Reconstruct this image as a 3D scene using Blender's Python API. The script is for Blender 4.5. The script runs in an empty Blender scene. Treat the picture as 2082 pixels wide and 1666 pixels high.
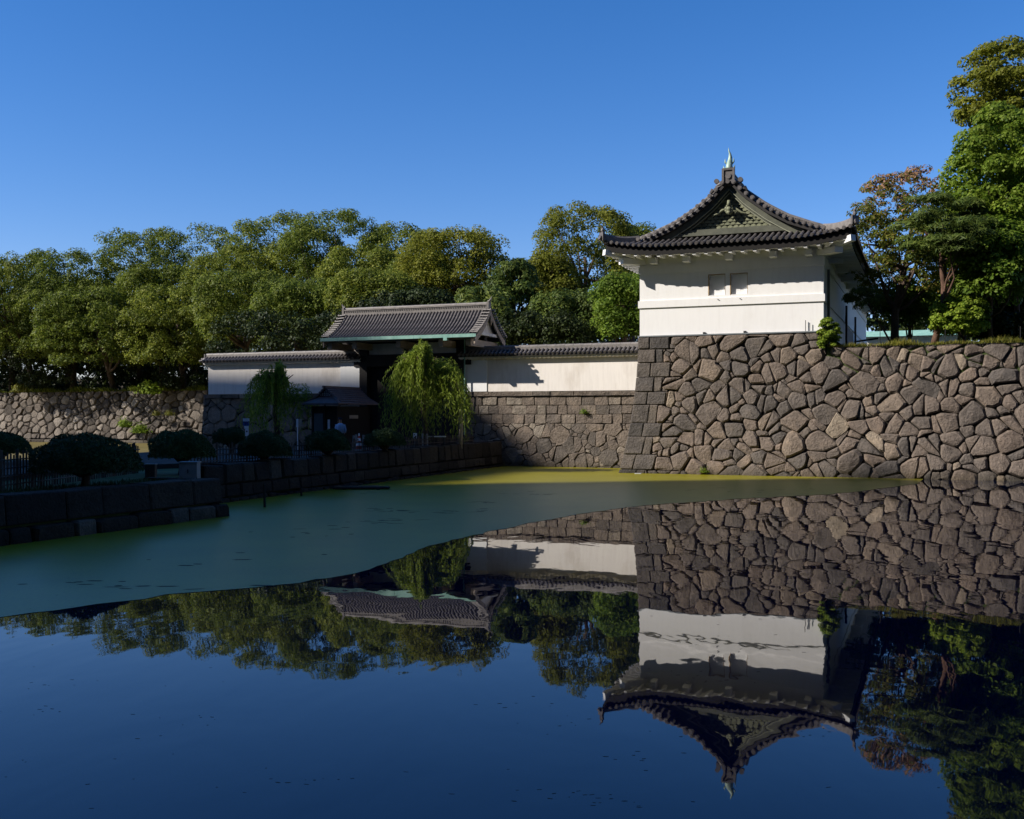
import bpy, math, random
import numpy as np
from mathutils import Vector

S = bpy.context.scene
COL = S.collection
R = math.radians
# ------------------------------------------------------------------ camera
F, CX, HY, CZ = 2150.0, 1041.0, 848.0, 3.0
cam = bpy.data.cameras.new("camera"); co = bpy.data.objects.new("camera", cam); COL.objects.link(co)
co.location = (0, 0, CZ); co.rotation_euler = (R(90), 0, 0)
cam.sensor_width = 36.0; cam.lens = 36.0 * F / 2082.0; cam.shift_y = 15.0 / 2082.0
cam.clip_start = 0.1; cam.clip_end = 4000
S.camera = co
# ------------------------------------------------------------------ light
LT = Vector((1.672, 0.410, -1.10))                     # way the sunlight travels
EL = math.atan2(1.10, math.hypot(LT.x, LT.y)); AZ = math.atan2(-LT.x, -LT.y)
w = bpy.data.worlds.new("World"); S.world = w; w.use_nodes = True
nt = w.node_tree; bg = nt.nodes["Background"]
sky = nt.nodes.new("ShaderNodeTexSky"); sky.sky_type = 'NISHITA'; sky.sun_disc = False
sky.sun_elevation = EL; sky.sun_rotation = AZ % (2 * math.pi)
sky.altitude = 0; sky.air_density = 1.0; sky.dust_density = 0.1; sky.ozone_density = 4.0
hs = nt.nodes.new("ShaderNodeHueSaturation"); hs.inputs["Saturation"].default_value = 1.3
nt.links.new(sky.outputs[0], hs.inputs["Color"]); tn = nt.nodes.new("ShaderNodeMix"); tn.data_type = 'RGBA'; tn.blend_type = 'MULTIPLY'; tn.inputs[0].default_value = 1; tn.inputs[7].default_value = (.98, .83, .98, 1)
nt.links.new(hs.outputs[0], tn.inputs[6]); nt.links.new(tn.outputs[2], bg.inputs[0]); bg.inputs[1].default_value = 0.118
sl = bpy.data.lights.new("sun", 'SUN'); sl.energy = 5.0; sl.angle = R(0.53); sl.color = (1.0, 0.93, 0.84)
so = bpy.data.objects.new("sun", sl); COL.objects.link(so)
so.rotation_euler = LT.to_track_quat('-Z', 'Y').to_euler(); so.location = (-100, -30, 90)
S.view_settings.view_transform = 'Standard'; S.view_settings.look = 'None'
S.view_settings.gamma = 1.0; S.view_settings.use_curve_mapping = False
S.view_settings.exposure = 0.4
S.cycles.max_bounces = 8; S.cycles.transparent_max_bounces = 8

# ------------------------------------------------------------------ helpers
U = np.array((.929, -.371, 0.)); V = np.array((.371, .929, 0.)); ZU = np.array((0, 0, 1.))
B0 = np.array((5.684, 56.58, 0.))
def W(t, o, z): return B0 + U * t + V * o + ZU * z
def at(px, py, D): return np.array(((px - CX) / F * D, D, CZ - (py - HY) / F * D))

WL = {}
def tag(o, label=None, cat=None, group=None, kind=None):
    if label: o["label"] = label
    if cat: o["category"] = cat
    if group: o["group"] = group
    if kind: o["kind"] = kind
    return o
def empty(name, loc, label, cat, group=None):
    o = bpy.data.objects.new(name, None); COL.objects.link(o); o.location = tuple(loc)
    o.empty_display_size = .3
    WL[o] = np.array(loc, float)
    return tag(o, label, cat, group)
def link(name, me, loc, parent=None, rz=0):
    o = bpy.data.objects.new(name, me); COL.objects.link(o)
    loc = np.array(loc, float); WL[o] = loc
    if parent is not None:
        o.parent = parent; loc = loc - WL[parent]
    o.location = tuple(loc); o.rotation_euler.z = rz
    return o
def mesh_np(name, v, q, mat, smooth=False):
    """fast mesh of quads (n,4) or tris (n,3)"""
    me = bpy.data.meshes.new(name)
    k = q.shape[1]
    me.vertices.add(len(v)); me.vertices.foreach_set("co", v.astype(np.float32).ravel())
    me.loops.add(q.size); me.loops.foreach_set("vertex_index", q.astype(np.int32).ravel())
    me.polygons.add(len(q)); me.polygons.foreach_set("loop_start", np.arange(0, q.size, k, dtype=np.int32))
    me.update(calc_edges=True)
    if smooth: me.polygons.foreach_set("use_smooth", np.ones(len(q), bool))
    me.materials.append(mat)
    return me
class MB:
    def __init__(s): s.v = []; s.f = []
    def add(s, v, f):
        n = len(s.v); s.v += [tuple(map(float, p)) for p in v]; s.f += [tuple(i + n for i in q) for q in f]; return s
    def obox(s, c, a, b, h):
        """oriented box: centre, three half vectors"""
        c = np.array(c, float); a = np.array(a, float); b = np.array(b, float); h = np.array(h, float)
        vs = [c + i * a + j * b + k * h for k in (-1, 1) for j in (-1, 1) for i in (-1, 1)]
        return s.add(vs, [(0, 2, 3, 1), (4, 5, 7, 6), (0, 1, 5, 4), (2, 6, 7, 3), (0, 4, 6, 2), (1, 3, 7, 5)])
    def wbox(s, t0, t1, o0, o1, z0, z1):
        return s.obox(W((t0 + t1) / 2, (o0 + o1) / 2, (z0 + z1) / 2), U * (t1 - t0) / 2, V * (o1 - o0) / 2, ZU * (z1 - z0) / 2)
    def tube(s, pts, rad, n=6, cap=True):
        pts = [np.array(p, float) for p in pts]; ring = []
        for i, p in enumerate(pts):
            d = pts[min(i + 1, len(pts) - 1)] - pts[max(i - 1, 0)]; d = d / (np.linalg.norm(d) + 1e-9)
            a = np.cross(d, (0.3, 0.9, 0.1) if abs(d[2]) > .8 else (0, 0, 1)); a /= np.linalg.norm(a) + 1e-9; b = np.cross(d, a)
            r = rad[i] if hasattr(rad, '__len__') else rad
            ring.append([p + r * (math.cos(2 * math.pi * k / n) * a + math.sin(2 * math.pi * k / n) * b) for k in range(n)])
        vs = [q for r_ in ring for q in r_]; fs = []
        for i in range(len(pts) - 1):
            for k in range(n):
                fs.append((i * n + k, i * n + (k + 1) % n, (i + 1) * n + (k + 1) % n, (i + 1) * n + k))
        if cap: fs += [tuple(range(n))[::-1], tuple(range((len(pts) - 1) * n, len(pts) * n))]
        return s.add(vs, fs)
    def prism(s, poly, z0, z1):
        n = len(poly); vs = [(p[0], p[1], z0) for p in poly] + [(p[0], p[1], z1) for p in poly]
        fs = [tuple(range(n))[::-1], tuple(range(n, 2 * n))] + [(i, (i + 1) % n, n + (i + 1) % n, n + i) for i in range(n)]
        return s.add(vs, fs)
    def sweep(s, pts, prof, lat, up=ZU, closed=True, caps=True):
        """profile [(x along lat, y along up)] carried along pts"""
        n = len(prof); lat = np.array(lat, float); vs = []; fs = []
        for p in pts: vs += [np.array(p) + lat * x + np.array(up) * y for x, y in prof]
        m = n if closed else n - 1
        for i in range(len(pts) - 1):
            for k in range(m): fs.append((i * n + k, i * n + (k + 1) % n, (i + 1) * n + (k + 1) % n, (i + 1) * n + k))
        if caps and closed: fs += [tuple(range(n))[::-1], tuple(range((len(pts) - 1) * n, len(pts) * n))]
        return s.add(vs, fs)
    def mesh(s, name, mat, loc, smooth=False):
        me = bpy.data.meshes.new(name); L = np.array(loc, float)
        me.from_pydata([(x - L[0], y - L[1], z - L[2]) for x, y, z in s.v], [], s.f); me.update()
        if smooth: me.polygons.foreach_set("use_smooth", [True] * len(me.polygons))
        me.materials.append(mat); return me
    def obj(s, name, mat, parent=None, smooth=False, loc=None):
        a = np.array(s.v)
        if loc is None: loc = np.array([(a[:, 0].min() + a[:, 0].max()) / 2, (a[:, 1].min() + a[:, 1].max()) / 2, a[:, 2].min()])
        return link(name, s.mesh(name, mat, loc, smooth), loc, parent)
def fixn(o):
    import bmesh
    bm = bmesh.new(); bm.from_mesh(o.data); bmesh.ops.recalc_face_normals(bm, faces=bm.faces); bm.to_mesh(o.data); bm.free(); return o

# ------------------------------------------------------------------ materials
def newmat(name):
    m = bpy.data.materials.new(name); m.use_nodes = True
    return m, m.node_tree, m.node_tree.nodes["Principled BSDF"]
def ramp(nt, stops):
    r = nt.nodes.new("ShaderNodeValToRGB"); e = r.color_ramp.elements
    while len(e) < len(stops): e.new(.5)
    for i, (p, c) in enumerate(stops): e[i].position = p; e[i].color = (*c, 1)
    return r
def mix(nt, a, b, fac, mode='MIX'):
    n = nt.nodes.new("ShaderNodeMix"); n.data_type = 'RGBA'; n.blend_type = mode
    for s_, v in ((n.inputs[0], fac), (n.inputs[6], a), (n.inputs[7], b)):
        if hasattr(v, 'type') and hasattr(v, 'is_output'): nt.links.new(v, s_)
        else: s_.default_value = v if not isinstance(v, tuple) else (*v, 1)
    return n.outputs[2]
def noise(nt, scale, detail=5, rough=.55, vec=None, dist=0):
    n = nt.nodes.new("ShaderNodeTexNoise"); n.inputs["Scale"].default_value = scale; n.inputs["Detail"].default_value = detail
    n.inputs["Roughness"].default_value = rough; n.inputs["Distortion"].default_value = dist
    if vec is not None: nt.links.new(vec, n.inputs["Vector"])
    return n.outputs["Fac"]
def wpos(nt, sc=(1, 1, 1)):
    g = nt.nodes.new("ShaderNodeNewGeometry"); mp = nt.nodes.new("ShaderNodeMapping"); mp.inputs["Scale"].default_value = sc
    nt.links.new(g.outputs["Position"], mp.inputs["Vector"]); return mp.outputs["Vector"]
def objrand(nt): return nt.nodes.new("ShaderNodeObjectInfo").outputs["Random"]
def bump(nt, b, h, strength, dist):
    n = nt.nodes.new("ShaderNodeBump"); n.inputs["Strength"].default_value = strength; n.inputs["Distance"].default_value = dist
    nt.links.new(h, n.inputs["Height"]); nt.links.new(n.outputs[0], b.inputs["Normal"]); return n
def simple(name, c1, c2, scale=3., rough=.8, bs=.3, bd=.02, stretch=(1, 1, 1), rnd=0., spec=.3, metal=0.):
    m, nt, b = newmat(name); v = wpos(nt, stretch); f = noise(nt, scale, 6, .6, v)
    r = ramp(nt, [(.3, c1), (.7, c2)]); nt.links.new(f, r.inputs[0]); c = r.outputs[0]
    if rnd:
        rr = ramp(nt, [(0, (1 - rnd,) * 3), (1, (1 + rnd * .6,) * 3)]); nt.links.new(objrand(nt), rr.inputs[0])
        c = mix(nt, c, rr.outputs[0], 1.0, 'MULTIPLY')
    nt.links.new(c, b.inputs["Base Color"]); b.inputs["Roughness"].default_value = rough
    b.inputs["Specular IOR Level"].default_value = spec; b.inputs["Metallic"].default_value = metal
    if bs: bump(nt, b, noise(nt, scale * 4, 5, .6, v), bs, bd)
    return m
def stone_mat(name, stops, pale=(.34, .30, .24), lichen=.3, scale=1.6):
    m, nt, b = newmat(name); v = wpos(nt)
    rr = ramp(nt, stops); nt.links.new(objrand(nt), rr.inputs[0])
    f1 = noise(nt, scale, 6, .65, v); f2 = noise(nt, scale * 9, 4, .7, v)
    r1 = ramp(nt, [(.25, (.55, .53, .52)), (.5, (1, 1, 1)), (.78, (1.4, 1.34, 1.26))]); nt.links.new(f1, r1.inputs[0])
    r2 = ramp(nt, [(.3, (.72, .72, .72)), (.7, (1.22, 1.22, 1.22))]); nt.links.new(f2, r2.inputs[0])
    c = mix(nt, rr.outputs[0], r1.outputs[0], 1., 'MULTIPLY'); c = mix(nt, c, r2.outputs[0], 1., 'MULTIPLY')
    r3 = ramp(nt, [(.62, (0, 0, 0)), (.74, (1, 1, 1))]); nt.links.new(noise(nt, scale * 1.9, 7, .7, wpos(nt, (1.1, .9, 1.3))), r3.inputs[0])
    k = nt.nodes.new("ShaderNodeMath"); k.operation = 'MULTIPLY'; k.inputs[1].default_value = lichen; nt.links.new(r3.outputs[0], k.inputs[0])
    c = mix(nt, c, pale, k.outputs[0])
    # damp, darker band just above the water
    s_ = nt.nodes.new("ShaderNodeSeparateXYZ"); nt.links.new(nt.nodes.new("ShaderNodeNewGeometry").outputs["Position"], s_.inputs[0])
    r4 = ramp(nt, [(0.0, (.55, .55, .48)), (.5, (1, 1, 1))]); nt.links.new(s_.outputs[2], r4.inputs[0])
    c = mix(nt, c, r4.outputs[0], 1., 'MULTIPLY')
    nt.links.new(c, b.inputs["Base Color"]); b.inputs["Roughness"].default_value = .85; b.inputs["Specular IOR Level"].default_value = .25
    mm = nt.nodes.new("ShaderNodeMath"); mm.operation = 'ADD'; nt.links.new(f1, mm.inputs[0]); nt.links.new(noise(nt, scale * 5, 6, .7, v), mm.inputs[1])
    bump(nt, b, mm.outputs[0], 1.0, .14)
    return m
M = {}
M['stone'] = stone_mat("andesite", [(0, (.125, .11, .098)), (.3, (.162, .136, .115)), (.6, (.19, .154, .126)), (.88, (.215, .168, .133)), (.97, (.26, .208, .16)), (1, (.36, .295, .22))])
M['stone_quoin'] = stone_mat("corner_block", [(0, (.085, .078, .072)), (.5, (.12, .105, .093)), (1, (.16, .135, .112))], lichen=.2)
M['stone_gate'] = stone_mat("dressed_stone", [(0, (.12, .105, .09)), (.4, (.17, .14, .115)), (.8, (.21, .17, .135)), (1, (.30, .26, .21))], lichen=.3)
M['stone_far'] = stone_mat("field_stone", [(0, (.085, .073, .061)), (.4, (.155, .13, .107)), (.85, (.235, .203, .168)), (1, (.36, .32, .27))], lichen=.25)
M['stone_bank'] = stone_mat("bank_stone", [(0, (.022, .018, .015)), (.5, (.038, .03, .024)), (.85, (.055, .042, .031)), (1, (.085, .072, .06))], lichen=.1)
M['joint'] = simple("joint_earth", (.012, .010, .008), (.03, .025, .019), 4, .95, .5, .03)
M['core'] = simple("wall_core", (.03, .026, .02), (.06, .05, .04), 3, .95, .5, .04)
def plaster(name, c, dirt, lo=.5, hi=.8, sc=.7, bs=.06, st=.035):
    m, nt, b = newmat(name)
    r = ramp(nt, [(lo, c), (hi, dirt)]); nt.links.new(noise(nt, sc, 7, .62, wpos(nt, (1, 1, .45))), r.inputs[0])
    r2 = ramp(nt, [(.30, (1 - st, 1 - st * 1.05, 1 - st * 1.1)), (.55, (1.01, 1.01, 1.01))]); nt.links.new(noise(nt, 3.2, 6, .65, wpos(nt, (1.6, 1.6, .22))), r2.inputs[0])
    nt.links.new(mix(nt, r.outputs[0], r2.outputs[0], 1., 'MULTIPLY'), b.inputs["Base Color"])
    b.inputs["Roughness"].default_value = .75; b.inputs["Specular IOR Level"].default_value = .25
    bump(nt, b, noise(nt, 9, 4, .6, wpos(nt)), bs, .02); return m
M['plaster'] = plaster("white_plaster", (.83, .82, .80), (.74, .72, .69), .58, .88)
M['plaster_old'] = plaster("weathered_plaster", (.80, .755, .70), (.56, .50, .43), .52, .80, .55, .12, .09)
M['plaster_new'] = plaster("fresh_plaster", (.80, .80, .79), (.76, .76, .75), .6, .9)
def tile_mat(name, a, b_, spec=.45):
    m, nt, b = newmat(name)
    r = ramp(nt, [(.3, a), (.72, b_)]); nt.links.new(noise(nt, 5, 6, .65, wpos(nt)), r.inputs[0])
    rr = ramp(nt, [(0, (.75,) * 3), (1, (1.25,) * 3)])
    g = nt.nodes.new("ShaderNodeNewGeometry"); nt.links.new(g.outputs["Random Per Island"], rr.inputs[0])
    nt.links.new(mix(nt, r.outputs[0], rr.outputs[0], 1., 'MULTIPLY'), b.inputs["Base Color"])
    b.inputs["Roughness"].default_value = .55; b.inputs["Specular IOR Level"].default_value = spec
    bump(nt, b, noise(nt, 22, 4, .6, wpos(nt)), .3, .01); return m
M['tile'] = tile_mat("smoked_tile", (.075, .068, .066), (.15, .135, .128))
M['tile_light'] = tile_mat("weathered_tile", (.11, .10, .092), (.225, .203, .184))
M['tile_mid'] = tile_mat("grey_tile", (.085, .077, .071), (.18, .158, .146))
M['pan'] = tile_mat("pan_tile", (.02, .018, .018), (.045, .04, .038))
M['wood_dark'] = simple("black_wood", (.008, .007, .0065), (.018, .015, .013), 2, .7, .3, .01, (6, 6, .5))
M['fascia'] = simple("fascia_wood", (.008, .007, .006), (.014, .012, .011), 2, .7, .2, .01)
M['wood_trim'] = simple("window_trim", (.32, .21, .10), (.45, .32, .17), 4, .6, .1, .01)
M['wood_pale'] = simple("pale_timber", (.30, .24, .19), (.42, .35, .28), 2, .7, .2, .01, (1, 1, 6))
M['fencewood'] = simple("fence_bamboo", (.06, .042, .03), (.14, .10, .075), 3, .7, .2, .01, rnd=.4)
M['verdigris'] = simple("verdigris_copper", (.16, .34, .29), (.30, .50, .43), 2.5, .55, .15, .01)
M['verdi_fish'] = simple("bronze_patina", (.22, .34, .28), (.42, .52, .44), 6, .5, .4, .02, metal=.2)
M['pedi'] = simple("green_bronze", (.14, .15, .095), (.28, .29, .185), 3, .6, .4, .02)
M['barge'] = simple("barge_copper", (.075, .08, .06), (.135, .14, .105), 2, .6, .2, .01)
M['bargeline'] = simple("barge_edge", (.25, .265, .19), (.34, .35, .26), 2, .6, .1, .01)
M['metal_grey'] = simple("grey_metal", (.16, .18, .19), (.24, .26, .27), 3, .5, .05, .01)
M['metal_dark'] = simple("dark_metal", (.02, .02, .02), (.04, .04, .04), 3, .5, .05, .01)
M['white'] = simple("white_board", (.75, .76, .78), (.8, .8, .82), 3, .5, 0)
M['blue'] = simple("blue_sign", (.02, .09, .33), (.03, .12, .4), 3, .4, 0)
M['red'] = simple("red_plastic", (.5, .04, .02), (.6, .06, .03), 3, .5, 0)
M['black'] = simple("black_print", (.01, .01, .01), (.02, .02, .02), 3, .6, 0)
M['bark'] = simple("bark", (.045, .032, .024), (.12, .085, .062), 3, .9, .8, .03, (3, 3, .6))
M['bark_pine'] = simple("pine_bark", (.075, .042, .03), (.18, .105, .07), 4, .9, .9, .04, (2, 2, .8))
M['earth'] = simple("earth", (.045, .038, .024), (.085, .07, .045), .6, .95, .6, .05)
M['turf'] = simple("turf", (.04, .065, .018), (.09, .11, .035), 1.5, .95, .6, .04)
M['road'] = simple("asphalt", (.026, .025, .025), (.04, .038, .036), 2, .9, .3, .01)
M['bed'] = simple("moat_mud", (.02, .02, .012), (.035, .032, .02), .4, .95, .3, .05)
M['concrete'] = simple("pale_concrete", (.36, .36, .35), (.46, .46, .45), .4, .8, .1, .02)
M['glassband'] = simple("window_band", (.05, .07, .09), (.07, .09, .11), .5, .15, 0, spec=.6)
M['slate'] = simple("guard_roof", (.10, .072, .07), (.16, .12, .115), 2, .6, .2, .01)
M['cloth_blue'] = simple("blue_shirt", (.25, .36, .52), (.32, .43, .58), 6, .8, .1, .01)
M['cloth_navy'] = simple("navy_cloth", (.012, .016, .03), (.02, .026, .045), 6, .85, .1, .01)
M['skin'] = simple("skin", (.42, .26, .19), (.46, .29, .21), 8, .6, 0)
def leaf_mat(name, stops, tr=.28, rough=.55, spec=.18, objv=.2):
    m, nt, b = newmat(name)
    g = nt.nodes.new("ShaderNodeNewGeometry"); rr = ramp(nt, stops); nt.links.new(g.outputs["Random Per Island"], rr.inputs[0])
    r2 = ramp(nt, [(.3, (.7, .72, .7)), (.7, (1.25, 1.2, 1.1))]); nt.links.new(noise(nt, .35, 3, .5, wpos(nt)), r2.inputs[0])
    c = mix(nt, rr.outputs[0], r2.outputs[0], 1., 'MULTIPLY')
    r3 = ramp(nt, [(0, (1 - objv, 1 - objv * .6, 1 - objv * .5)), (1, (1 + objv * .5, 1 + objv * .4, 1.0))]); nt.links.new(objrand(nt), r3.inputs[0])
    c = mix(nt, c, r3.outputs[0], 1., 'MULTIPLY')
    nt.links.new(c, b.inputs["Base Color"]); b.inputs["Roughness"].default_value = rough; b.inputs["Specular IOR Level"].default_value = spec
    t = nt.nodes.new("ShaderNodeBsdfTranslucent"); nt.links.new(c, t.inputs["Color"])
    ms = nt.nodes.new("ShaderNodeMixShader"); ms.inputs[0].default_value = tr
    out = nt.nodes["Material Output"]
    nt.links.new(b.outputs[0], ms.inputs[1]); nt.links.new(t.outputs[0], ms.inputs[2]); nt.links.new(ms.outputs[0], out.inputs["Surface"])
    return m
M['camphor'] = leaf_mat("camphor_leaf", [(0, (.06, .09, .014)), (.45, (.15, .195, .027)), (.85, (.25, .285, .045)), (1, (.33, .35, .08))], .46)
M['camphor_y'] = leaf_mat("yellow_green_leaf", [(0, (.11, .135, .016)), (.5, (.20, .22, .026)), (1, (.28, .28, .045))], .48, objv=.12)
M['green'] = leaf_mat("bright_leaf", [(0, (.085, .15, .016)), (.5, (.18, .265, .028)), (1, (.29, .37, .055))], .5)
M['pine'] = leaf_mat("pine_needle", [(0, (.045, .08, .018)), (.5, (.10, .145, .028)), (1, (.17, .205, .042))], .3)
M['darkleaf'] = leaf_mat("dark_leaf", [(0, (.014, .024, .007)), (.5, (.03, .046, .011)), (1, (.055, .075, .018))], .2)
M['autumn'] = leaf_mat("autumn_leaf", [(0, (.10, .14, .02)), (.45, (.165, .20, .03)), (.8, (.23, .225, .04)), (1, (.30, .20, .06))], .5, objv=.05)
M['autumn_red'] = leaf_mat("red_leaf", [(0, (.24, .16, .06)), (.4, (.40, .23, .12)), (1, (.5, .29, .2))], .4, objv=.05)
M['willow'] = leaf_mat("willow_leaf", [(0, (.13, .19, .02)), (.5, (.22, .29, .035)), (1, (.32, .38, .06))], .45, objv=.1)
M['grass'] = leaf_mat("grass_blade", [(0, (.10, .13, .02)), (.5, (.2, .2, .035)), (1, (.3, .25, .06))], .3)
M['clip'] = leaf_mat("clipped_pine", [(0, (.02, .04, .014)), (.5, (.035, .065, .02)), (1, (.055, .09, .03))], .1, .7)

def water_mat():
    m, nt, b = newmat("moat_water")
    b.inputs["Base Color"].default_value = (.0002, .004, .022, 1); b.inputs["Roughness"].default_value = .015
    b.inputs["IOR"].default_value = 1.39
    f1 = noise(nt, .55, 3, .5, wpos(nt, (1, .5, 1)), .4); f2 = noise(nt, 3.2, 2, .5, wpos(nt, (1, .45, 1)))
    k = nt.nodes.new("ShaderNodeMath"); k.operation = 'MULTIPLY_ADD'; nt.links.new(f2, k.inputs[0]); k.inputs[1].default_value = .08; nt.links.new(f1, k.inputs[2])
    bump(nt, b, k.outputs[0], .085, .10)
    return m
M['water'] = water_mat()
def weed_mat():
    m, nt, b = newmat("duckweed")
    v = wpos(nt); r = ramp(nt, [(.3, (.22, .195, .010)), (.6, (.275, .245, .012)), (.8, (.33, .29, .03))]); nt.links.new(noise(nt, .35, 7, .65, v), r.inputs[0])
    r2 = ramp(nt, [(.3, (.8, .8, .8)), (.7, (1.15, 1.15, 1.15))]); nt.links.new(noise(nt, 14, 3, .7, v), r2.inputs[0])
    nt.links.new(mix(nt, r.outputs[0], r2.outputs[0], 1., 'MULTIPLY'), b.inputs["Base Color"])
    b.inputs["Roughness"].default_value = .33; b.inputs["IOR"].default_value = 1.42
    bump(nt, b, noise(nt, 30, 3, .7, v), .25, .01); return m
M['weed'] = weed_mat()
M['weed_brown'] = simple("muddy_weed", (.13, .105, .03), (.21, .165, .055), .4, .6, .1, .01)

# ------------------------------------------------------------------ masonry
def clip(poly, nx, ny, d):
    out = []
    for i in range(len(poly)):
        a = poly[i]; b = poly[(i + 1) % len(poly)]
        da = nx * a[0] + ny * a[1] - d; db = nx * b[0] + ny * b[1] - d
        if da <= 0: out.append(a)
        if (da < 0) != (db < 0) and abs(da - db) > 1e-12:
            k = da / (da - db); out.append((a[0] + k * (b[0] - a[0]), a[1] + k * (b[1] - a[1])))
    return out
def cells(rng, x0, x1, z0, z1, sizes, stretch=1.15, blocked=None, tries=4000, reject=None):
    """irregular masonry: packed discs of falling size, then their power diagram"""
    P = []
    for (r, n) in sizes:
        for _ in range(n):
            x = rng.uniform(x0 - .1, x1 + .1); z = rng.uniform(z0 - .05, z1 + .05)
            if all(((x - q[0]) / stretch) ** 2 + (z - q[1]) ** 2 > (.9 * (r + q[2])) ** 2 for q in P): P.append((x, z, r))
    A = np.array(P); out = []
    for i, (x, z, r) in enumerate(P):
        poly = [(x0, z0), (x1, z0), (x1, z1), (x0, z1)]
        d2 = ((A[:, 0] - x) / stretch) ** 2 + (A[:, 1] - z) ** 2; o = np.argsort(d2)[1:26]
        for j in o:
            qx, qz, qr = P[j]; dx = (qx - x) / stretch ** 2; dz = qz - z
            c = (((qx / stretch) ** 2 + qz ** 2 - qr ** 2) - ((x / stretch) ** 2 + z ** 2 - r ** 2)) / 2
            poly = clip(poly, dx, dz, c)
            if len(poly) < 3: break
        if len(poly) >= 3: out.append(poly)
    return out
def split(rng, polys, a0, p0):
    out = []
    for p in polys:
        a = abs(area(p))
        if a > a0 and rng.random() < p0:
            cx = sum(v[0] for v in p) / len(p); cz = sum(v[1] for v in p) / len(p)
            xx = sum((v[0] - cx) ** 2 for v in p); zz = sum((v[1] - cz) ** 2 for v in p); xz = sum((v[0] - cx) * (v[1] - cz) for v in p)
            an = .5 * math.atan2(2 * xz, xx - zz) + rng.gauss(0, .16); nx, nz = math.cos(an), math.sin(an); d = nx * cx + nz * cz + rng.gauss(0, .1) * math.sqrt(a)
            out += split(rng, [q for q in (clip(p, nx, nz, d), clip(p, -nx, -nz, -d)) if len(q) > 2], a0 * 1.25, p0 * .8)
        else: out.append(p)
    return out
def area(p): return .5 * sum(p[i][0] * p[(i + 1) % len(p)][1] - p[(i + 1) % len(p)][0] * p[i][1] for i in range(len(p)))
def inset(p, d):
    if area(p) < 0: p = p[::-1]
    q = list(p); n = len(p)
    for i in range(n):
        a = p[i]; b = p[(i + 1) % n]; ex, ez = b[0] - a[0], b[1] - a[1]; l = math.hypot(ex, ez)
        if l < 1e-6: continue
        nx, nz = ez / l, -ex / l
        q = clip(q, nx, nz, nx * a[0] + nz * a[1] - d)
        if len(q) < 3: return None
    r = []
    for v in q:
        if not r or math.hypot(v[0] - r[-1][0], v[1] - r[-1][1]) > .03: r.append(v)
    if len(r) > 2 and math.hypot(r[0][0] - r[-1][0], r[0][1] - r[-1][1]) < .03: r.pop()
    return r if len(r) >= 3 else None
def chaikin(p, k):
    o = []
    for i in range(len(p)):
        a = p[i]; b = p[(i + 1) % len(p)]
        o.append((a[0] + k * (b[0] - a[0]), a[1] + k * (b[1] - a[1]))); o.append((b[0] - k * (b[0] - a[0]), b[1] - k * (b[1] - a[1])))
    return o
def stone(rng, poly, surf, parent, mat, gap=.02, rnd=.2, proud=.07, bev=.06, name="stone", depth=.2, tilt=.08):
    p = inset(poly, gap * (rng.uniform(.5, 1.7) if rnd > .1 else 1))
    if not p:
        mx = sum(v[0] for v in poly) / len(poly); mz = sum(v[1] for v in poly) / len(poly); p = [(mx + .9 * (x - mx), mz + .9 * (z - mz)) for x, z in poly]
        if area(p) < 0: p = p[::-1]
    if rnd > .1:
        jz = .045 * math.sqrt(abs(area(p))); p = [(x + rng.gauss(0, jz), z + rng.gauss(0, jz)) for x, z in p]
    if rnd > 0 and len(p) < 9: p = chaikin(p, rnd * rng.uniform(.5, 1.2))
    cx = sum(v[0] for v in p) / len(p); cz = sum(v[1] for v in p) / len(p)
    sz = math.sqrt(abs(area(p))); pr = proud * rng.uniform(.2, 1.0) * min(1, sz)
    bw = min(bev * rng.uniform(.7, 1.3), sz * .2)
    tx, tz = rng.uniform(-tilt, tilt), rng.uniform(-tilt, tilt)
    def sc(k): return [(cx + (v[0] - cx) * k, cz + (v[1] - cz) * k) for v in p]
    k1 = max(.5, 1 - 2 * bw / max(sz, .1)); n = len(p)
    rings = [(p, -depth), (p, 0.0 - bw * .5), (sc(k1), pr * .75)]
    mb = MB(); vs = []
    for q, d in rings:
        for v in q:
            dd = d + (tx * (v[0] - cx) + tz * (v[1] - cz) if d > 0 else 0) + (rng.uniform(-.012, .012) if d > -.1 else 0)
            vs.append(surf(v[0], v[1], dd))
    vs.append(surf(cx + rng.uniform(-.1, .1) * sz, cz + rng.uniform(-.1, .1) * sz, pr * rng.uniform(.9, 1.35)))
    fs = []
    for r_ in range(2):
        for i in range(n):
            j = (i + 1) % n; fs.append((r_ * n + i, r_ * n + j, (r_ + 1) * n + j, (r_ + 1) * n + i))
    for i in range(n): fs.append((2 * n + i, 2 * n + (i + 1) % n, 3 * n))
    mb.add(vs, fs)
    return mb.obj(name, mat, parent)
def rect(x0, x1, z0, z1): return [(x0, z0), (x1, z0), (x1, z1), (x0, z1)]
BZ = 7.32
def bat(z): z = max(-1.0, min(BZ, z)); return .85 * (1 - (1 - z / BZ) ** 2)
def surf_main(x, z, d): return W(x, bat(z) - d, z)
def core_main(x0, x1, z1, parent, deep=9, name="core"):
    mb = MB(); zs = np.linspace(-1.2, z1, 10); vs = []; fs = []
    for z in zs: vs += [W(x0 + (bat(z) + .1 if x0 < 5 else 0), bat(z) + .15, z), W(x1, bat(z) + .15, z)]
    for i in range(9): fs.append((2 * i, 2 * i + 1, 2 * i + 3, 2 * i + 2))
    n = len(vs); vs += [W(x0 + (.9 if x0 < 5 else 0), deep, z1), W(x1, deep, z1)]; fs.append((n - 2, n - 1, n + 1, n))
    vs += [W(x0 + (0 if x0 < 5 else 0), deep, -1.2)]; 
    # left flank
    m = n + 2
    fs.append(tuple([2 * i for i in range(10)] + [n, m]))
    mb.add(vs, fs); return mb.obj(name, M['joint'], parent)

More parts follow.
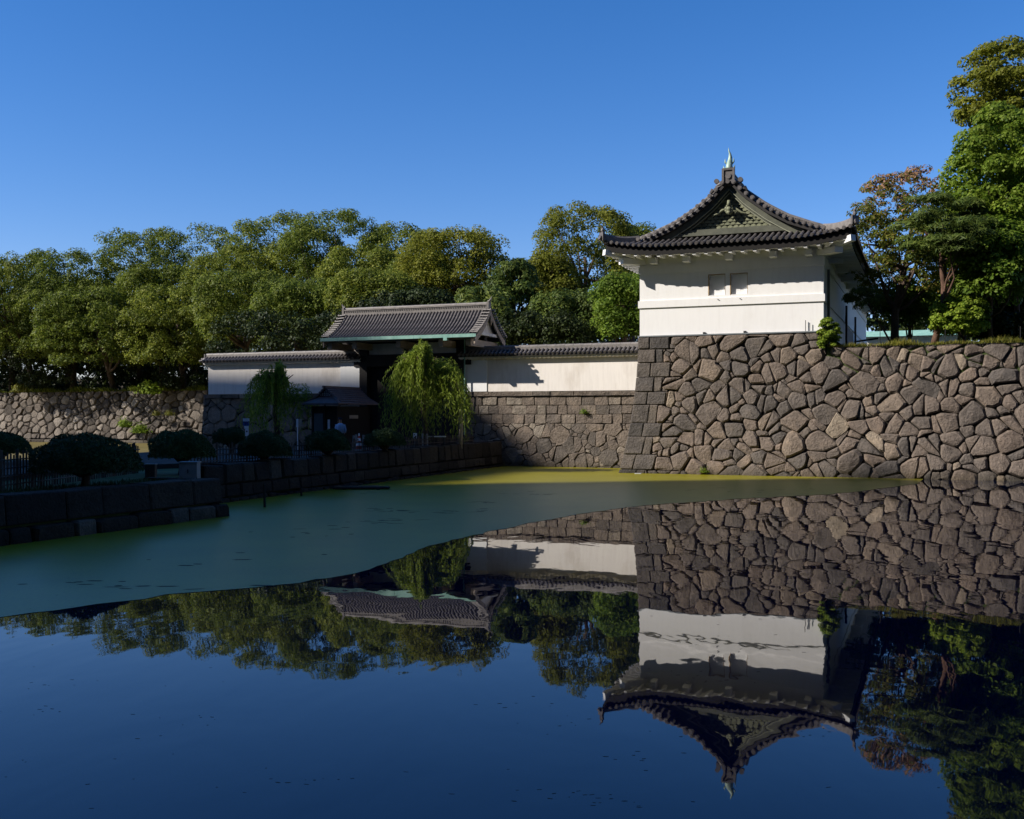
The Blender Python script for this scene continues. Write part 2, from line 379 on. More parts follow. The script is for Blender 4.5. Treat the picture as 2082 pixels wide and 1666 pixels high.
# ---- gatehouse base (tall polygonal wall under the white gatehouse)
rng = random.Random(11)
base = empty("stone_wall", W(5, 0, 0), "tall dark stone wall under the white gatehouse, rising from the water with squared corner blocks", "stone wall")
core_main(0.0, 10.62, BZ - .06, base, 40)
# squared corner blocks, alternating long and short
z = -.35; k = 0; quoin = []
hs = [.55, .80, .95, .72, .98, .70, .78, .78, .72, .70]
for h in hs:
    z1 = min(z + h, BZ - .02); L = (1.75 if k % 2 else 1.45) + rng.uniform(-.1, .1); sp = (.72 if k % 2 else .98) + rng.uniform(-.06, .06)
    lx = lambda zz: bat(zz)
    for (a0, a1) in ((None, sp), (sp, L)):
        poly = [((lx(z) if a0 is None else lx(z) + a0), z + rng.uniform(-.01, .01)), (lx(z) + a1, z), (lx(z1) + a1, z1), ((lx(z1) if a0 is None else lx(z1) + a0), z1)]
        stone(rng, poly, surf_main, base, M['stone_quoin'], .012, .05, .06, .045, depth=.3)
    quoin.append((z, z1, L)); z = z1; k += 1
    if z >= BZ - .1: break
def quoin_edge(zz):
    for a, b, L in quoin:
        if a <= zz <= b: return bat(zz) + L
    return bat(zz) + 1.6
SZ = [(.53, 40), (.45, 180), (.39, 450), (.32, 900), (.25, 1200), (.16, 900), (.10, 500)]
def warp(p, k=.12):      # irregular settling of the courses
    return [(x + k * (math.sin(1.9 * z + .8 * x + 1) + .7 * math.sin(3.7 * z - 2.1 * x)), z + (k * (math.sin(2.1 * x + .6 * z) + .7 * math.sin(4.3 * x + 2.9 * z + 2)) * max(0, min(1, (z + .4) / 1.2, (BZ - z) / 1.2)))) for x, z in p]
MAIN = [warp(p) for p in split(rng, cells(rng, .6, 27.3, -.4, BZ - .03, SZ, 1.12), .66, .4)]; SEAM = 10.62
def centre(p): return sum(v[0] for v in p) / len(p), sum(v[1] for v in p) / len(p)
for poly in [p for p in MAIN if centre(p)[0] < SEAM]:
    if centre(poly)[1] > 6.3: poly = clip(poly, 1, 0, SEAM)
    if len(poly) < 3: continue
    poly = clip(poly, 0, 1, BZ - .03)
    if len(poly) < 3: continue
    if min(v[0] for v in poly) < 3.2:          # butt against the corner blocks, course by course
        bits = []; rest = poly
        for a, b, L in quoin:
            q = clip(clip(poly, 0, -1, -a), 0, 1, b)
            if len(q) > 2:
                q = clip(q, -1, 0, -(bat((a + b) / 2) + L + .01))
                if len(q) > 2: bits.append(q)
        if abs(sum(abs(area(q)) for q in bits) - abs(area(poly))) < .004: bits = [poly]
    else: bits = [poly]
    for q in bits:
        if abs(area(q)) < .012: continue
        stone(rng, q, surf_main, base, M['stone'], .017, .155, .17, .08, tilt=.13)
lip = MB().wbox(.84, 10.66, .82, 2.2, BZ - .02, BZ + .045).obj("ledge", M['metal_grey'], base)
# ---- lower wall to the right
rw = empty("stone_wall", W(17, 0, 0), "long stone wall right of the gatehouse with grass along its top edge", "stone wall")
RZ = 6.58
core_main(10.63, 46, RZ - .05, rw, 9)
for poly in [p for p in MAIN if centre(p)[0] >= SEAM]:
    if centre(poly)[1] > 5.6: poly = clip(poly, 0, 1, RZ - rng.uniform(.0, .08)); poly = clip(poly, -1, 0, -SEAM) if len(poly) > 2 and centre(poly)[1] > 6.3 else poly
    if len(poly) < 3 or abs(area(poly)) < .018: continue
    stone(rng, poly, surf_main, rw, M['stone'], .018, .165, .18, .085, tilt=.14)
# ---- wall between gate and gatehouse
GZ = 4.56
def bat2(z): z = max(-1., min(GZ, z)); return 5.04 + .5 * (1 - (1 - z / GZ) ** 1.7)
def surf_gate(x, z, d): return W(x, bat2(z) - d, z)
def core_gate(x0, x1, z0, z1, parent, deep=8.2):
    mb = MB(); zs = np.linspace(z0, z1, 7); vs = []; fs = []
    for z in zs: vs += [W(x0, bat2(z) + .06, z), W(x1, bat2(z) + .06, z)]
    for i in range(6): fs.append((2 * i, 2 * i + 1, 2 * i + 3, 2 * i + 2))
    vs += [W(x0, deep, z1), W(x1, deep, z1), W(x0, deep, z0), W(x1, deep, z0)]
    fs += [(12, 13, 15, 14), tuple([2 * i for i in range(7)] + [14, 16]), tuple([2 * i + 1 for i in range(7)] + [15, 17])]
    mb.add(vs, fs); return mb.obj("core", M['joint'], parent)
gw = empty("stone_wall", W(-5, 5.1, 0), "lower brownish stone wall below the sunlit white wall between gate and gatehouse", "stone wall")
core_gate(-12.0, 1.2, -1.2, GZ - .2, gw)
SZ2 = [(.5, 60), (.42, 200), (.34, 500), (.26, 900), (.16, 1400), (.1, 1500)]
for poly in split(rng, cells(rng, -12., .95, -.4, 2.6, SZ2), .5, .5):
    if abs(area(poly)) < .015: continue
    stone(rng, poly, surf_gate, gw, M['stone_gate'], .01, .12, .06, .04)
def courses(rng, x0, x1, z0, hs, wmin, wmax, surf, parent, mat, gap=.01, proud=.035, bev=.03, jit=.05, rnd=.06, depth=.16):
    z = z0
    for h in hs:
        x = x0
        while x < x1 - .05:
            x2 = min(x1, x + rng.uniform(wmin, wmax))
            if x1 - x2 < wmin * .5: x2 = x1
            j = lambda: rng.uniform(-jit, jit)
            p = [(x + (j() if x > x0 else 0), z + j() * .5), (x2 + (j() if x2 < x1 else 0), z + j() * .5), (x2, z + h), (x, z + h)]
            stone(rng, p, surf, parent, mat, gap, rnd, proud, bev, depth=depth); x = x2
        z += h
courses(rng, -12., .92, 2.6, [.56, .54, .56], .55, 1.05, surf_gate, gw, M['stone_gate'])
def surf_cop(x, z, d): return W(x, 5.42 - d, z)
courses(rng, -12., .90, 4.27, [.28], .9, 1.7, surf_cop, gw, M['stone_gate'], .006, .02, .02, .01, .0, .8)
gl = empty("stone_wall", W(-25, 5.1, 0), "shaded stone base under the left white wall behind the guard house", "stone wall")
core_gate(-31.3, -18.9, -1.2, GZ - .02, gl, 42)
for poly in cells(rng, -31.4, -18.9, -.3, GZ - .3, [(.55, 60), (.45, 300), (.34, 800), (.24, 1500), (.15, 2000)]):
    if abs(area(poly)) < .03: continue
    stone(rng, poly, surf_gate, gl, M['stone_gate'], .014, .12, .06, .05)
courses(rng, -31.3, -18.9, 4.27, [.28], .9, 1.7, surf_cop, gl, M['stone_gate'], .006, .02, .02, .01, .0, .8)
# ---- far wall across the left moat
FZ = 6.12
def surf_far(x, z, d): return W(x, 42 + 1.1 * (1 - (1 - max(-1, z) / FZ) ** 1.6) - d, z)
fw = empty("stone_wall", W(-75, 42, 0), "distant sunlit wall of rounded field stones across the left moat below the trees", "stone wall")
fl = []
for poly in cells(rng, -103, -60.3, .35, FZ, [(.5, 260), (.42, 900), (.34, 2600), (.24, 3500)], 1.15):
    fl.append((abs(area(poly)), poly))
fl.sort(key=lambda a: -a[0])
for i, (a, poly) in enumerate(fl):
    if i < 300: stone(rng, poly, surf_far, fw, M['stone_far'], .04, .17, .16, .10, tilt=.16)
if len(fl) > 300:
    mb = MB()
    for a, poly in fl[300:]:
        p = inset(poly, .035)
        if not p: continue
        p = chaikin(p, .22); n = len(p); cx = sum(v[0] for v in p) / n; cz = sum(v[1] for v in p) / n
        mb.add([surf_far(x, z, -.1) for x, z in p] + [surf_far(cx + (x - cx) * .8, cz + (z - cz) * .8, .1) for x, z in p],
               [(i, (i + 1) % n, n + (i + 1) % n, n + i) for i in range(n)] + [tuple(range(n, 2 * n))])
    tag(mb.obj("small_stones", M['stone_far'], fw), kind='stuff')
courses(rng, -103, -60.3, -.3, [.65], 1.2, 2.4, lambda x, z, d: W(x, 41.6 - d, z), fw, M['stone_far'], .02, .05, .05)
mb = MB(); vs = []
for x in (-140, -31.4):
    vs += [W(x, 42.1, -1.2), W(x, 43.3, FZ - .05), W(x, 47, FZ - .05), W(x, 47, -1.2)]
mb.add(vs, [(0, 4, 5, 1), (1, 5, 6, 2), (2, 6, 7, 3)]).obj("core", M['joint'], fw)

# ------------------------------------------------------------------ ground, water
mb = MB().prism([(-1500, -1500), (1500, -1500), (1500, 1500), (-1500, 1500)], -2.2, -1.3); tag(mb.obj("ground", M['bed']), kind='structure')
mb = MB().add([(-320, -60, 0), (320, -60, 0), (320, 200, 0), (-320, 200, 0)], [(0, 1, 2, 3)]); tag(mb.obj("moat_water", M['water']), "dark still moat water mirroring the walls and sky", kind='structure')
def terrain(name, pts, z, mat):
    me = MB().prism([(p[0], p[1]) for p in pts], -2.0, z); return tag(fixn(me.obj(name, mat)), kind='structure')
terrain("terrain", [W(-140, 43.4, 0), W(-31.6, 43.4, 0), W(-31.2, 7.4, 0), W(-19, 7.4, 0), W(-19, 14, 0), W(-11.5, 14, 0), W(-11.5, 7.6, 0), W(1.3, 7.6, 0), W(1.3, 3.5, 0), W(60, 3.5, 0), (330, 60), (900, 60), (900, 1300), (-900, 1300), (-900, 240)], 5.75, M['earth'])
terrain("grass_bank", [W(10.64, .92, 0), W(46, .92, 0), W(60, 40, 0), W(10.64, 40, 0)], RZ - .03, M['turf'])
terrain("far_bank", [W(46, .6, 0), W(120, .6, 0), W(140, 60, 0), W(60, 40, 0)], RZ - .05, M['earth'])
terrain("pavement", [(-320, -400), (320, -400), (320, 3.6), (-320, 3.6)], 1.35, M['road'])
mb = MB(); mb.add([(-330, 172, 2), (140, 172, 2), (140, 182, 9.5), (-330, 182, 9.5), (140, 260, 10), (-330, 260, 10)], [(0, 1, 2, 3), (3, 2, 4, 5)]); tag(mb.obj("hill", M['earth']), kind='structure')
# embankment carrying the path to the gate
E1 = np.array((-10.1, 37.07)); ED = np.array((.327, .945)); EN = np.array((.945, -.327))
def edge1(s): p = E1 + ED * s; return p
def ztop(s): return 1.33 + .25 * max(0, min(1, s / 29.))
N0 = np.array((-8.7, 31.93)); ND = np.array((.403, .915)); NN = np.array((.915, -.403))
dam = [N0 - ND * 30 - NN * .25, N0 - NN * .25, N0 - NN * 3.0 + ND * .05, E1 - EN * .25 - ED * 1.0, edge1(29.3) - EN * .25, W(-9, 6.2, 0)[:2], W(-26, 6.2, 0)[:2], (-20.5, 45), (-27, 2)]
terrain("causeway", dam, 1.02, M['turf'])
mb = MB(); pth = [(-16.5, 24), (-15.2, 38), edge1(8) - EN * 1.9, edge1(28) - EN * 1.8, W(-11, 5.0, 0)[:2], W(-19, 5.0, 0)[:2], (-17.5, 60), (-20.3, 45), (-23, 20)]
n = len(pth); mb.add([(p[0], p[1], 1.20) for p in pth] + [(p[0], p[1], 0.9) for p in pth], [tuple(range(n))] + [(i, (i + 1) % n, n + (i + 1) % n, n + i) for i in range(n)])
tag(fixn(mb.obj("path", M['road'])), kind='structure')
em = empty("stone_embankment", (*edge1(12), 0), "long dark squared-stone embankment of the causeway running towards the gate", "embankment")
def surf_e(x, z, d): p = edge1(x) - EN * (.12 * z / 1.4) + EN * d; return np.array((p[0], p[1], z))
mb = MB(); a, b = edge1(-1.2) - EN * .25, edge1(29.4) - EN * .25; c, d_ = b - EN * .5, a - EN * .5
mb.prism([a, b, c, d_], -1.2, 1.1).obj("core", M['joint'], em)
x = -1.0
while x < 29.2:
    x2 = min(29.3, x + rng.uniform(.75, 1.25)); zt = ztop(x) + rng.uniform(-.05, .05)
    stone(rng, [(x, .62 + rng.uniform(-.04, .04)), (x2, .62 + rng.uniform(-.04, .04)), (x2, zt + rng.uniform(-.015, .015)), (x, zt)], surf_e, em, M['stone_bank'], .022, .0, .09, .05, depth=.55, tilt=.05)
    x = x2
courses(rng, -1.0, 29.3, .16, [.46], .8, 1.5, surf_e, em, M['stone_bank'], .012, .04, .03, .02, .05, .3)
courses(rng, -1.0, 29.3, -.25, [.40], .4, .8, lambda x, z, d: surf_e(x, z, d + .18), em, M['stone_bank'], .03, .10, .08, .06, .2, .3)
nb = empty("stone_embankment", (*(N0 - ND * 6), 0), "near dark block of embankment in the lower left with big squared stones", "embankment")
def surf_n(x, z, d): p = N0 + ND * x - NN * (.1 * z) + NN * d; return np.array((p[0], p[1], z))
def surf_nend(x, z, d): p = N0 - NN * x + ND * (d - .05); return np.array((p[0], p[1], z))
a, b = N0 - ND * 30 - NN * .3, N0 - NN * .3 - ND * .15
MB().prism([a, b, b - NN * 2.6, a - NN * .6], -1.2, 1.0).obj("core", M['joint'], nb)
x = -22.0
while x < -.1:
    x2 = min(0, x + rng.uniform(1.1, 1.9))
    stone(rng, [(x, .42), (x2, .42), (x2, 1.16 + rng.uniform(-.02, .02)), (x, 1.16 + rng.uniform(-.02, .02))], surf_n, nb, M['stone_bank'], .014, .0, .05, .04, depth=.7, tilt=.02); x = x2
x = -22.
while x < .1:
    x2 = min(.12, x + rng.uniform(.7, 1.5)); pale_ = any(a < x < b for a, b in ((-6.6, -5.4), (-2.9, -2.2), (-1.9, -1.0)))
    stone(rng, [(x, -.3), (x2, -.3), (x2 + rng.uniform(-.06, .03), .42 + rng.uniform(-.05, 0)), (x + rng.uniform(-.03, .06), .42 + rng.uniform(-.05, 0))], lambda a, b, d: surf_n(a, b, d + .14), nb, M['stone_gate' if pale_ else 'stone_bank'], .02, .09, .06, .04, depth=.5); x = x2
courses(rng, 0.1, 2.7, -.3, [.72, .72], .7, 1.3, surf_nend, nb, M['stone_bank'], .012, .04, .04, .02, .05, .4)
# duckweed
lower = [(-60, 1262), (0, 1254), (110, 1241), (200, 1229), (290, 1219), (370, 1206), (470, 1199), (560, 1191), (640, 1181), (700, 1172), (750, 1158), (800, 1141), (840, 1124), (872, 1110), (950, 1092), (1000, 1080), (1100, 1060), (1200, 1042), (1300, 1029), (1400, 1022), (1500, 1015), (1600, 1010), (1680, 1006), (1750, 999), (1820, 990), (1866, 984.5)]
def onw(px, py): D = F * CZ / (py - HY); return ((px - CX) / F * D, D)
lp = [onw(*p) for p in lower]; rl = random.Random(5); fine = []
for i in range(len(lp) - 1):
    a, b = np.array(lp[i]), np.array(lp[i + 1]); m = max(2, int(np.linalg.norm(b - a) / .35))
    for k in range(m):
        q = a + (b - a) * k / m; fine.append((q[0] + rl.gauss(0, .035), q[1] + rl.gauss(0, .06)))
fine.append(lp[-1])
def wl(p): return (p[0], p[1])
border = [wl(W(15.2, .12, 0)), wl(W(12, .1, 0)), wl(W(6, .1, 0)), wl(W(-.02, .12, 0)), wl(W(.05, 5.2, 0)), wl(W(-8.9, 5.25, 0)), tuple(edge1(28.8) + EN * .05), tuple(edge1(10)), tuple(edge1(-1.0) - EN * .1), tuple(N0 - NN * 2.7 + ND * .2), tuple(N0 + ND * .15), tuple(N0 + NN * .1), tuple(N0 - ND * 20 + NN * .1)]
poly = fine + border; mb = MB()
mb.add([(p[0], p[1], .006) for p in poly], [tuple(range(len(poly)))])
o = tag(fixn(mb.obj("duckweed", M['weed'])), "yellow-green duckweed film floating on the far half of the moat", kind='stuff')
if o.data.polygons[0].normal.z < 0: o.data.flip_normals()
mb = MB(); mb.add([(*p[:2], .006) for p in (W(-102.5, 41.2, 0), W(-31.4, 41.2, 0), W(-31.3, 5.3, 0), W(-26, 5.3, 0), (-20.5, 45, 0), (-27, 2, 0), (-90, 2, 0))], [tuple(range(7))])
o = tag(fixn(mb.obj("duckweed", M['weed_brown'])), "sunlit duckweed covering the left moat beyond the fence", kind='stuff')
if o.data.polygons[0].normal.z < 0: o.data.flip_normals()
# small floating debris
mb = MB(); rd = random.Random(3)
def flake(x, y, L, wd, a, z=.008):
    n = 6; mb.add([(x + math.cos(a) * L * math.cos(t) - math.sin(a) * wd * math.sin(t), y + math.sin(a) * L * math.cos(t) + math.cos(a) * wd * math.sin(t), z) for t in [2 * math.pi * i / n for i in range(n)]], [tuple(range(n))])
for (px, py, n_, sx, sy) in ((830, 1040, 26, 75, 4), (780, 1060, 14, 40, 5), (740, 1000, 8, 40, 4), (980, 1022, 8, 20, 2), (600, 1085, 10, 60, 12), (1080, 1004, 8, 40, 3), (1550, 995, 10, 90, 6), (460, 1150, 6, 120, 25), (250, 1190, 14, 160, 8)):
    for _ in range(n_):
        q = onw(px + rd.gauss(0, sx), py + rd.gauss(0, sy) * .6); flake(q[0], q[1], rd.uniform(.05, .28), rd.uniform(.03, .07), rd.uniform(-.3, .3))
drift = [(rd.uniform(0, 2080), rd.uniform(1250, 1640)) for _ in range(22)]
for i in range(240):
    dx, dy = drift[i % 22] if i < 150 else (rd.uniform(-20, 2100), rd.uniform(1010, 1660)); px = dx + rd.gauss(0, 60); py = max(1010, dy + rd.gauss(0, 7)); q = onw(px, py); k = q[1] / 30; flake(q[0], q[1], rd.uniform(.01, .06) * (.35 + k * .5), rd.uniform(.006, .014) * (.5 + k * .4), rd.uniform(-.4, .4), .001 if py > 1262 else .008)
tag(mb.obj("floating_leaves", M['earth']), "scattered dead leaves drifting on the moat surface", kind='stuff')

# ------------------------------------------------------------------ tiles
def tile_row(pts, lat, r, tl=.33, disc=True):
    """round cover tiles laid one above the other along pts (top to bottom), ending in a round face"""
    pts = [np.array(p, float) for p in pts]; lat = np.array(lat, float); mb = MB()
    seg = [np.linalg.norm(pts[i + 1] - pts[i]) for i in range(len(pts) - 1)]; tot = sum(seg); n = max(1, int(round(tot / tl)))
    def pos(s):
        for i, l in enumerate(seg):
            if s <= l or i == len(seg) - 1: return pts[i] + (pts[i + 1] - pts[i]) * (s / l), (pts[i + 1] - pts[i]) / l
            s -= l
    A = [math.pi * k / 5 for k in range(6)]
    for k in range(n):
        p0, d0 = pos(tot * k / n + .001); p1, d1 = pos(tot * (k + 1) / n - .001); ring = []
        for p, d, rr in ((p0, d0, r * .9), (p1, d1, r * 1.04)):
            up = np.cross(lat, d); up = up if up[2] > 0 else -up
            ring.append([p + lat * math.cos(a) * rr + up * (math.sin(a) * rr - .2 * r) for a in A])
        mb.add(ring[0] + ring[1], [(i, i + 1, 7 + i, 6 + i) for i in range(5)] + [(6, 7, 8, 9, 10, 11)])
    if disc:
        p, d = pos(tot - .001); up = np.cross(lat, d); up = up if up[2] > 0 else -up
        c = p + up * .15 * r; N = 12
        for (r0, h0, h1) in ((1.12, -.03, .045), (.72, .046, .06)):
            v = [c + d * h + (lat * math.cos(2 * math.pi * i / N) + up * math.sin(2 * math.pi * i / N)) * r * r0 for h in (h0, h1) for i in range(N)]
            mb.add(v, [(i, (i + 1) % N, N + (i + 1) % N, N + i) for i in range(N)] + [tuple(range(N, 2 * N))])
    return mb

# ------------------------------------------------------------------ gatehouse
TC, TO, HW, OV, LEN = 5.71, .95, 4.78, 1.6, 38.0
gh = empty("gatehouse", W(TC, TO + 8, BZ), "white plaster gatehouse with dark tiled hip-and-gable roof on the stone wall", "building")
PD = [0, .2, .8, 1.9, 3.0, 4.2, 5.3, 6.38]; PZ = [15.45, 15.25, 14.62, 13.78, 13.12, 12.64, 12.26, 11.93]
def prof(d): return float(np.interp(d, PD, PZ))
def sm(x): x = max(0., min(1., x)); return x * x
def lift(a, s):
    e = max(sm((abs(a) - 3.0) / 3.38) * (1 if s < -1 else 1), 0)
    return .42 * e * sm((2.4 - s) / 4.0)
def RP(a, s, dz=0): return W(TC + a, TO + s, dz)
def zroof_side(a, s): return prof(abs(a)) + lift(a, s)
def zroof_front(a, s): return prof(HW - s) + lift(a, s)
# body
mb = MB().wbox(TC - HW, TC + HW, TO, TO + LEN - 2, BZ + .04, 11.62)
wall = mb.obj("wall", M['plaster'], gh)
# cut real window recesses: rebuild the front face around two openings
wins = [(4.67, 5.51, 9.40, 10.47), (5.81, 6.67, 9.40, 10.47)]
wall.data.clear_geometry(); mb = MB()
t0, t1, z0, z1 = TC - HW, TC + HW, BZ + .04, 11.62
xs = sorted([t0, t1] + [w_[0] for w_ in wins] + [w_[1] for w_ in wins]); zs = [z0, 9.40, 10.47, z1]
for i in range(len(xs) - 1):
    for j in range(3):
        hole = j == 1 and any(abs(w_[0] - xs[i]) < 1e-6 for w_ in wins)
        q = [W(xs[i], TO, zs[j]), W(xs[i + 1], TO, zs[j]), W(xs[i + 1], TO, zs[j + 1]), W(xs[i], TO, zs[j + 1])]
        if not hole: mb.add(q, [(0, 1, 2, 3)])
        else:
            d = .25; b_ = [p + V * d for p in q]
            mb.add(q + b_, [(0, 1, 5, 4), (1, 2, 6, 5), (2, 3, 7, 6), (3, 0, 4, 7), (4, 5, 6, 7)])
B1 = TO + LEN - 2
mb.add([W(t0, TO, z0), W(t1, TO, z0), W(t1, B1, z0), W(t0, B1, z0), W(t0, TO, z1), W(t1, TO, z1), W(t1, B1, z1), W(t0, B1, z1)], [(1, 2, 6, 5), (3, 0, 4, 7), (2, 3, 7, 6), (4, 5, 6, 7)])
L = WL[wall]; wall.data.from_pydata([(v[0] - L[0], v[1] - L[1], v[2] - L[2]) for v in mb.v], [], mb.f); wall.data.update()
for (a, b, c, d) in wins:
    wn = MB().wbox(a + .02, b - .02, TO + .17, TO + .24, c + .012, d - .012).obj("window", M['plaster_new'], gh)
    f = MB(); f.wbox(a - .035, a, TO - .012, TO + .1, c - .01, d + .035); f.wbox(a, b + .03, TO - .012, TO + .1, d, d + .035); f.wbox(b, b + .02, TO - .006, TO + .1, c, d)
    f.obj("frame", M['wood_trim'], wn)
    MB().tube([W((a + b) / 2 + .02, TO - .02, c - .2), W((a + b) / 2 + .1, TO - .13, c - .26)], .022, 5).obj("peg", M['wood_dark'], gh)
for (zb, zt, pr, nm) in ((8.86, 9.24, .075, "band"), (10.68, 11.08, .05, "band")):
    q = MB(); q.wbox(t0 - pr, t1 + pr, TO - pr, TO + .01, zb, zt); q.wbox(t1 - .01, t1 + pr, TO + .012, B1, zb, zt); q.wbox(t0 - pr, t0 + .01, TO + .012, B1, zb, zt)
    q.obj(nm, M['plaster'], gh)
q = MB(); q.wbox(t0 - .03, t1 + .03, TO - .03, TO + .01, 11.3, 11.62); q.wbox(t1 - .01, t1 + .03, TO + .012, B1, 11.3, 11.62); q.obj("band", M['plaster'], gh)
for t in (4.43, 6.55): MB().wbox(t - .06, t + .06, TO - .09, TO + .0, BZ + .05, BZ + .15).obj("drain", M['metal_dark'], gh)
# soffit, rafters, fascia all round
def eave_path(off, n=26):
    """points along front eave then right and left eaves at distance off outside the wall"""
    A = HW + off; S0 = -off
    fr = [(a, S0) for a in np.linspace(-A, A, n)]
    return fr, [(A, s) for s in np.concatenate([np.linspace(S0, 3.5, 12), [8, 20, LEN - 2 + off]])], [(-A, s) for s in np.concatenate([np.linspace(S0, 3.5, 12), [8, 20, LEN - 2 + off]])]
def strip(mb, A, B, za, zb):
    vs = []; 
    for (p, q) in zip(A, B): vs += [RP(p[0], p[1], za(p)), RP(q[0], q[1], zb(q))]
    mb.add(vs, [(2 * i, 2 * i + 2, 2 * i + 3, 2 * i + 1) for i in range(len(A) - 1)])
eo = eave_path(OV - .15); ei = eave_path(OV - .22); ew = eave_path(-.02)
fas = MB()
ZE = PZ[-1]
for k in range(3):
    lz = lambda p: ZE - .10 + lift(p[0], p[1]); lb = lambda p: ZE - .46 + lift(p[0], p[1]); wz = lambda p: 11.6
    strip(fas, eo[k], eo[k], lz, lb); strip(fas, eo[k], ei[k], lb, lb)
    sof = MB(); strip(sof, ei[k], ew[k], lambda p: lb(p) + .02, wz); fixn(sof.obj("soffit", M['plaster'], gh))
fas.obj("fascia", M['fascia'], gh)
raf = MB()
for t in np.arange(-HW - 1.1, HW + 1.2, .62):
    p0 = RP(t, -OV + .2, ZE - .48 + lift(t, -OV)); p1 = RP(max(-HW, min(HW, t)) if abs(t) > HW else t, .05, 11.52)
    p0 = np.array(p0); p1 = np.array(p1); d = (p1 - p0) / 2; h = np.cross(d, U); h = h / np.linalg.norm(h) * .07; h = h if h[2] > 0 else -h
    raf.obox((p0 + p1) / 2, d, U * .085, h)
for s in np.arange(-1.0, 34, .62):
    for sg in (-1, 1):
        p0 = np.array(RP(sg * (HW + OV - .2), s, ZE - .48 + lift(HW + OV, s))); p1 = np.array(RP(sg * (HW - .05), max(s, .05), 11.52)); d = (p1 - p0) / 2
        h = np.cross(d, V); h = h / np.linalg.norm(h) * .07; raf.obox((p0 + p1) / 2, d, V * .085, h if h[2] > 0 else -h)
raf.obj("rafters", M['plaster'], gh)
for px in (1323.6, 1390.6, 1477, 1568, 1640.7):
    k = (px - CX) / F; t = (k * (B0[1] + .1) - B0[0]) / (U[0] - k * U[1])
    MB().wbox(t - .17, t + .17, TO - .72, TO + .0, 11.16, 11.46).obj("bracket", M['plaster'], gh)
for sg in (-1, 1):
    # corner brackets and hip rafters
    q = MB(); c = RP(sg * (HW + .28), -.28, 11.33); d1 = (U * sg - V) / math.sqrt(2); q.obox(c, d1 * .75, np.cross(d1, ZU) * .25, ZU * .15); q.obj("bracket", M['plaster'], gh)
    p0 = np.array(RP(sg * (HW - .1), .1, 11.45)); p1 = np.array(RP(sg * (HW + OV - .06), -OV + .06, ZE - .60 + lift(HW + OV, -OV))); d = (p1 - p0) / 2
    h = np.cross(d, np.cross(d1, ZU)); h = h / np.linalg.norm(h) * .15; q = MB().obox((p0 + p1) / 2, d, np.cross(d1, ZU) * .15, h); q.obj("hip_rafter", M['plaster_new'], gh)
    for s in np.arange(3, 34, 4.0):
        MB().wbox(TC + sg * HW if sg > 0 else TC - HW - .7, TC + HW + .7 if sg > 0 else TC - HW, TO + s - .17, TO + s + .17, 11.16, 11.46).obj("bracket", M['plaster'], gh)
# roof surface
SG, SP = -.18, .5
rf = MB(); n_a, n_s = 40, 8
vs = []; fs = []
for j in range(n_s + 1):
    s = -OV + (SP + .1 + OV) * j / n_s; am = HW - s
    for i in range(n_a + 1): a = -am + 2 * am * i / n_a; vs.append(RP(a, s, zroof_front(a, s) - .05))
for j in range(n_s):
    for i in range(n_a): k = j * (n_a + 1) + i; fs.append((k, k + 1, k + n_a + 2, k + n_a + 1))
rf.add(vs, fs)
for sg in (-1, 1):
    dd = np.concatenate([np.linspace(0, 4.95, 14), np.linspace(5.1, HW + OV, 8)]); ss = np.concatenate([np.linspace(0, 1, 9), [1.5, 4, 10]]) 
    SL = [0, .12, .25, .4, .6, .8, 1.2, 2, 4, 10, 25, LEN - .4]
    vs = []; fs = []
    for d in dd:
        s0 = max(SG, -9) if d < HW - SG else HW - d
        for e in SL: s = s0 + (LEN - .2 - s0) * e / (LEN - .4); vs.append(RP(sg * d, s, zroof_side(d, s) - .05))
    m = len(SL)
    for i in range(len(dd) - 1):
        for j in range(m - 1): k = i * m + j; fs.append((k, k + 1, k + m + 1, k + m) if sg > 0 else (k, k + m, k + m + 1, k + 1))
    rf.add(vs, fs)
    # verge thickness
    vs = []
    for d in dd[:14]: vs += [RP(sg * d, SG, prof(d) - .05 + lift(d, SG)), RP(sg * d, SG, prof(d) - .22 + lift(d, SG)), RP(sg * d, SP + .1, prof(d) - .22)]
    rf.add(vs, [f for i in range(13) for f in ((3 * i, 3 * i + 1, 3 * i + 4, 3 * i + 3), (3 * i + 1, 3 * i + 2, 3 * i + 5, 3 * i + 4))])
rf.obj("roof", M['pan'], gh)
rr_ = .088
for k in range(-21, 21):
    a = (k + .5) * .302
    if abs(a) > HW + OV - .1: continue
    s1 = min(SP, HW - abs(a)) if abs(a) > HW - SP else SP
    ss = np.linspace(s1, -OV, 6)
    tile_row([RP(a, s, zroof_front(a, s)) for s in ss], U, rr_).obj("cover_tile", M['tile'], gh, loc=RP(a, -OV, zroof_front(a, -OV)))
mb = MB()
for sg in (-1, 1):
    for s in np.arange(-OV + .15, LEN - .3, .302):
        d0 = .25 if s > SG + .1 else HW - s
        if d0 > HW + OV - .2: continue
        near = s < 4
        dd = np.linspace(d0, HW + OV, 9 if near else 6)
        q = tile_row([RP(sg * d, s, zroof_side(d, s)) for d in dd], V, rr_, .35 if near else 1.2, near); mb.add(q.v, q.f)
tag(mb.obj("side_tiles", M['tile'], gh), kind='stuff')
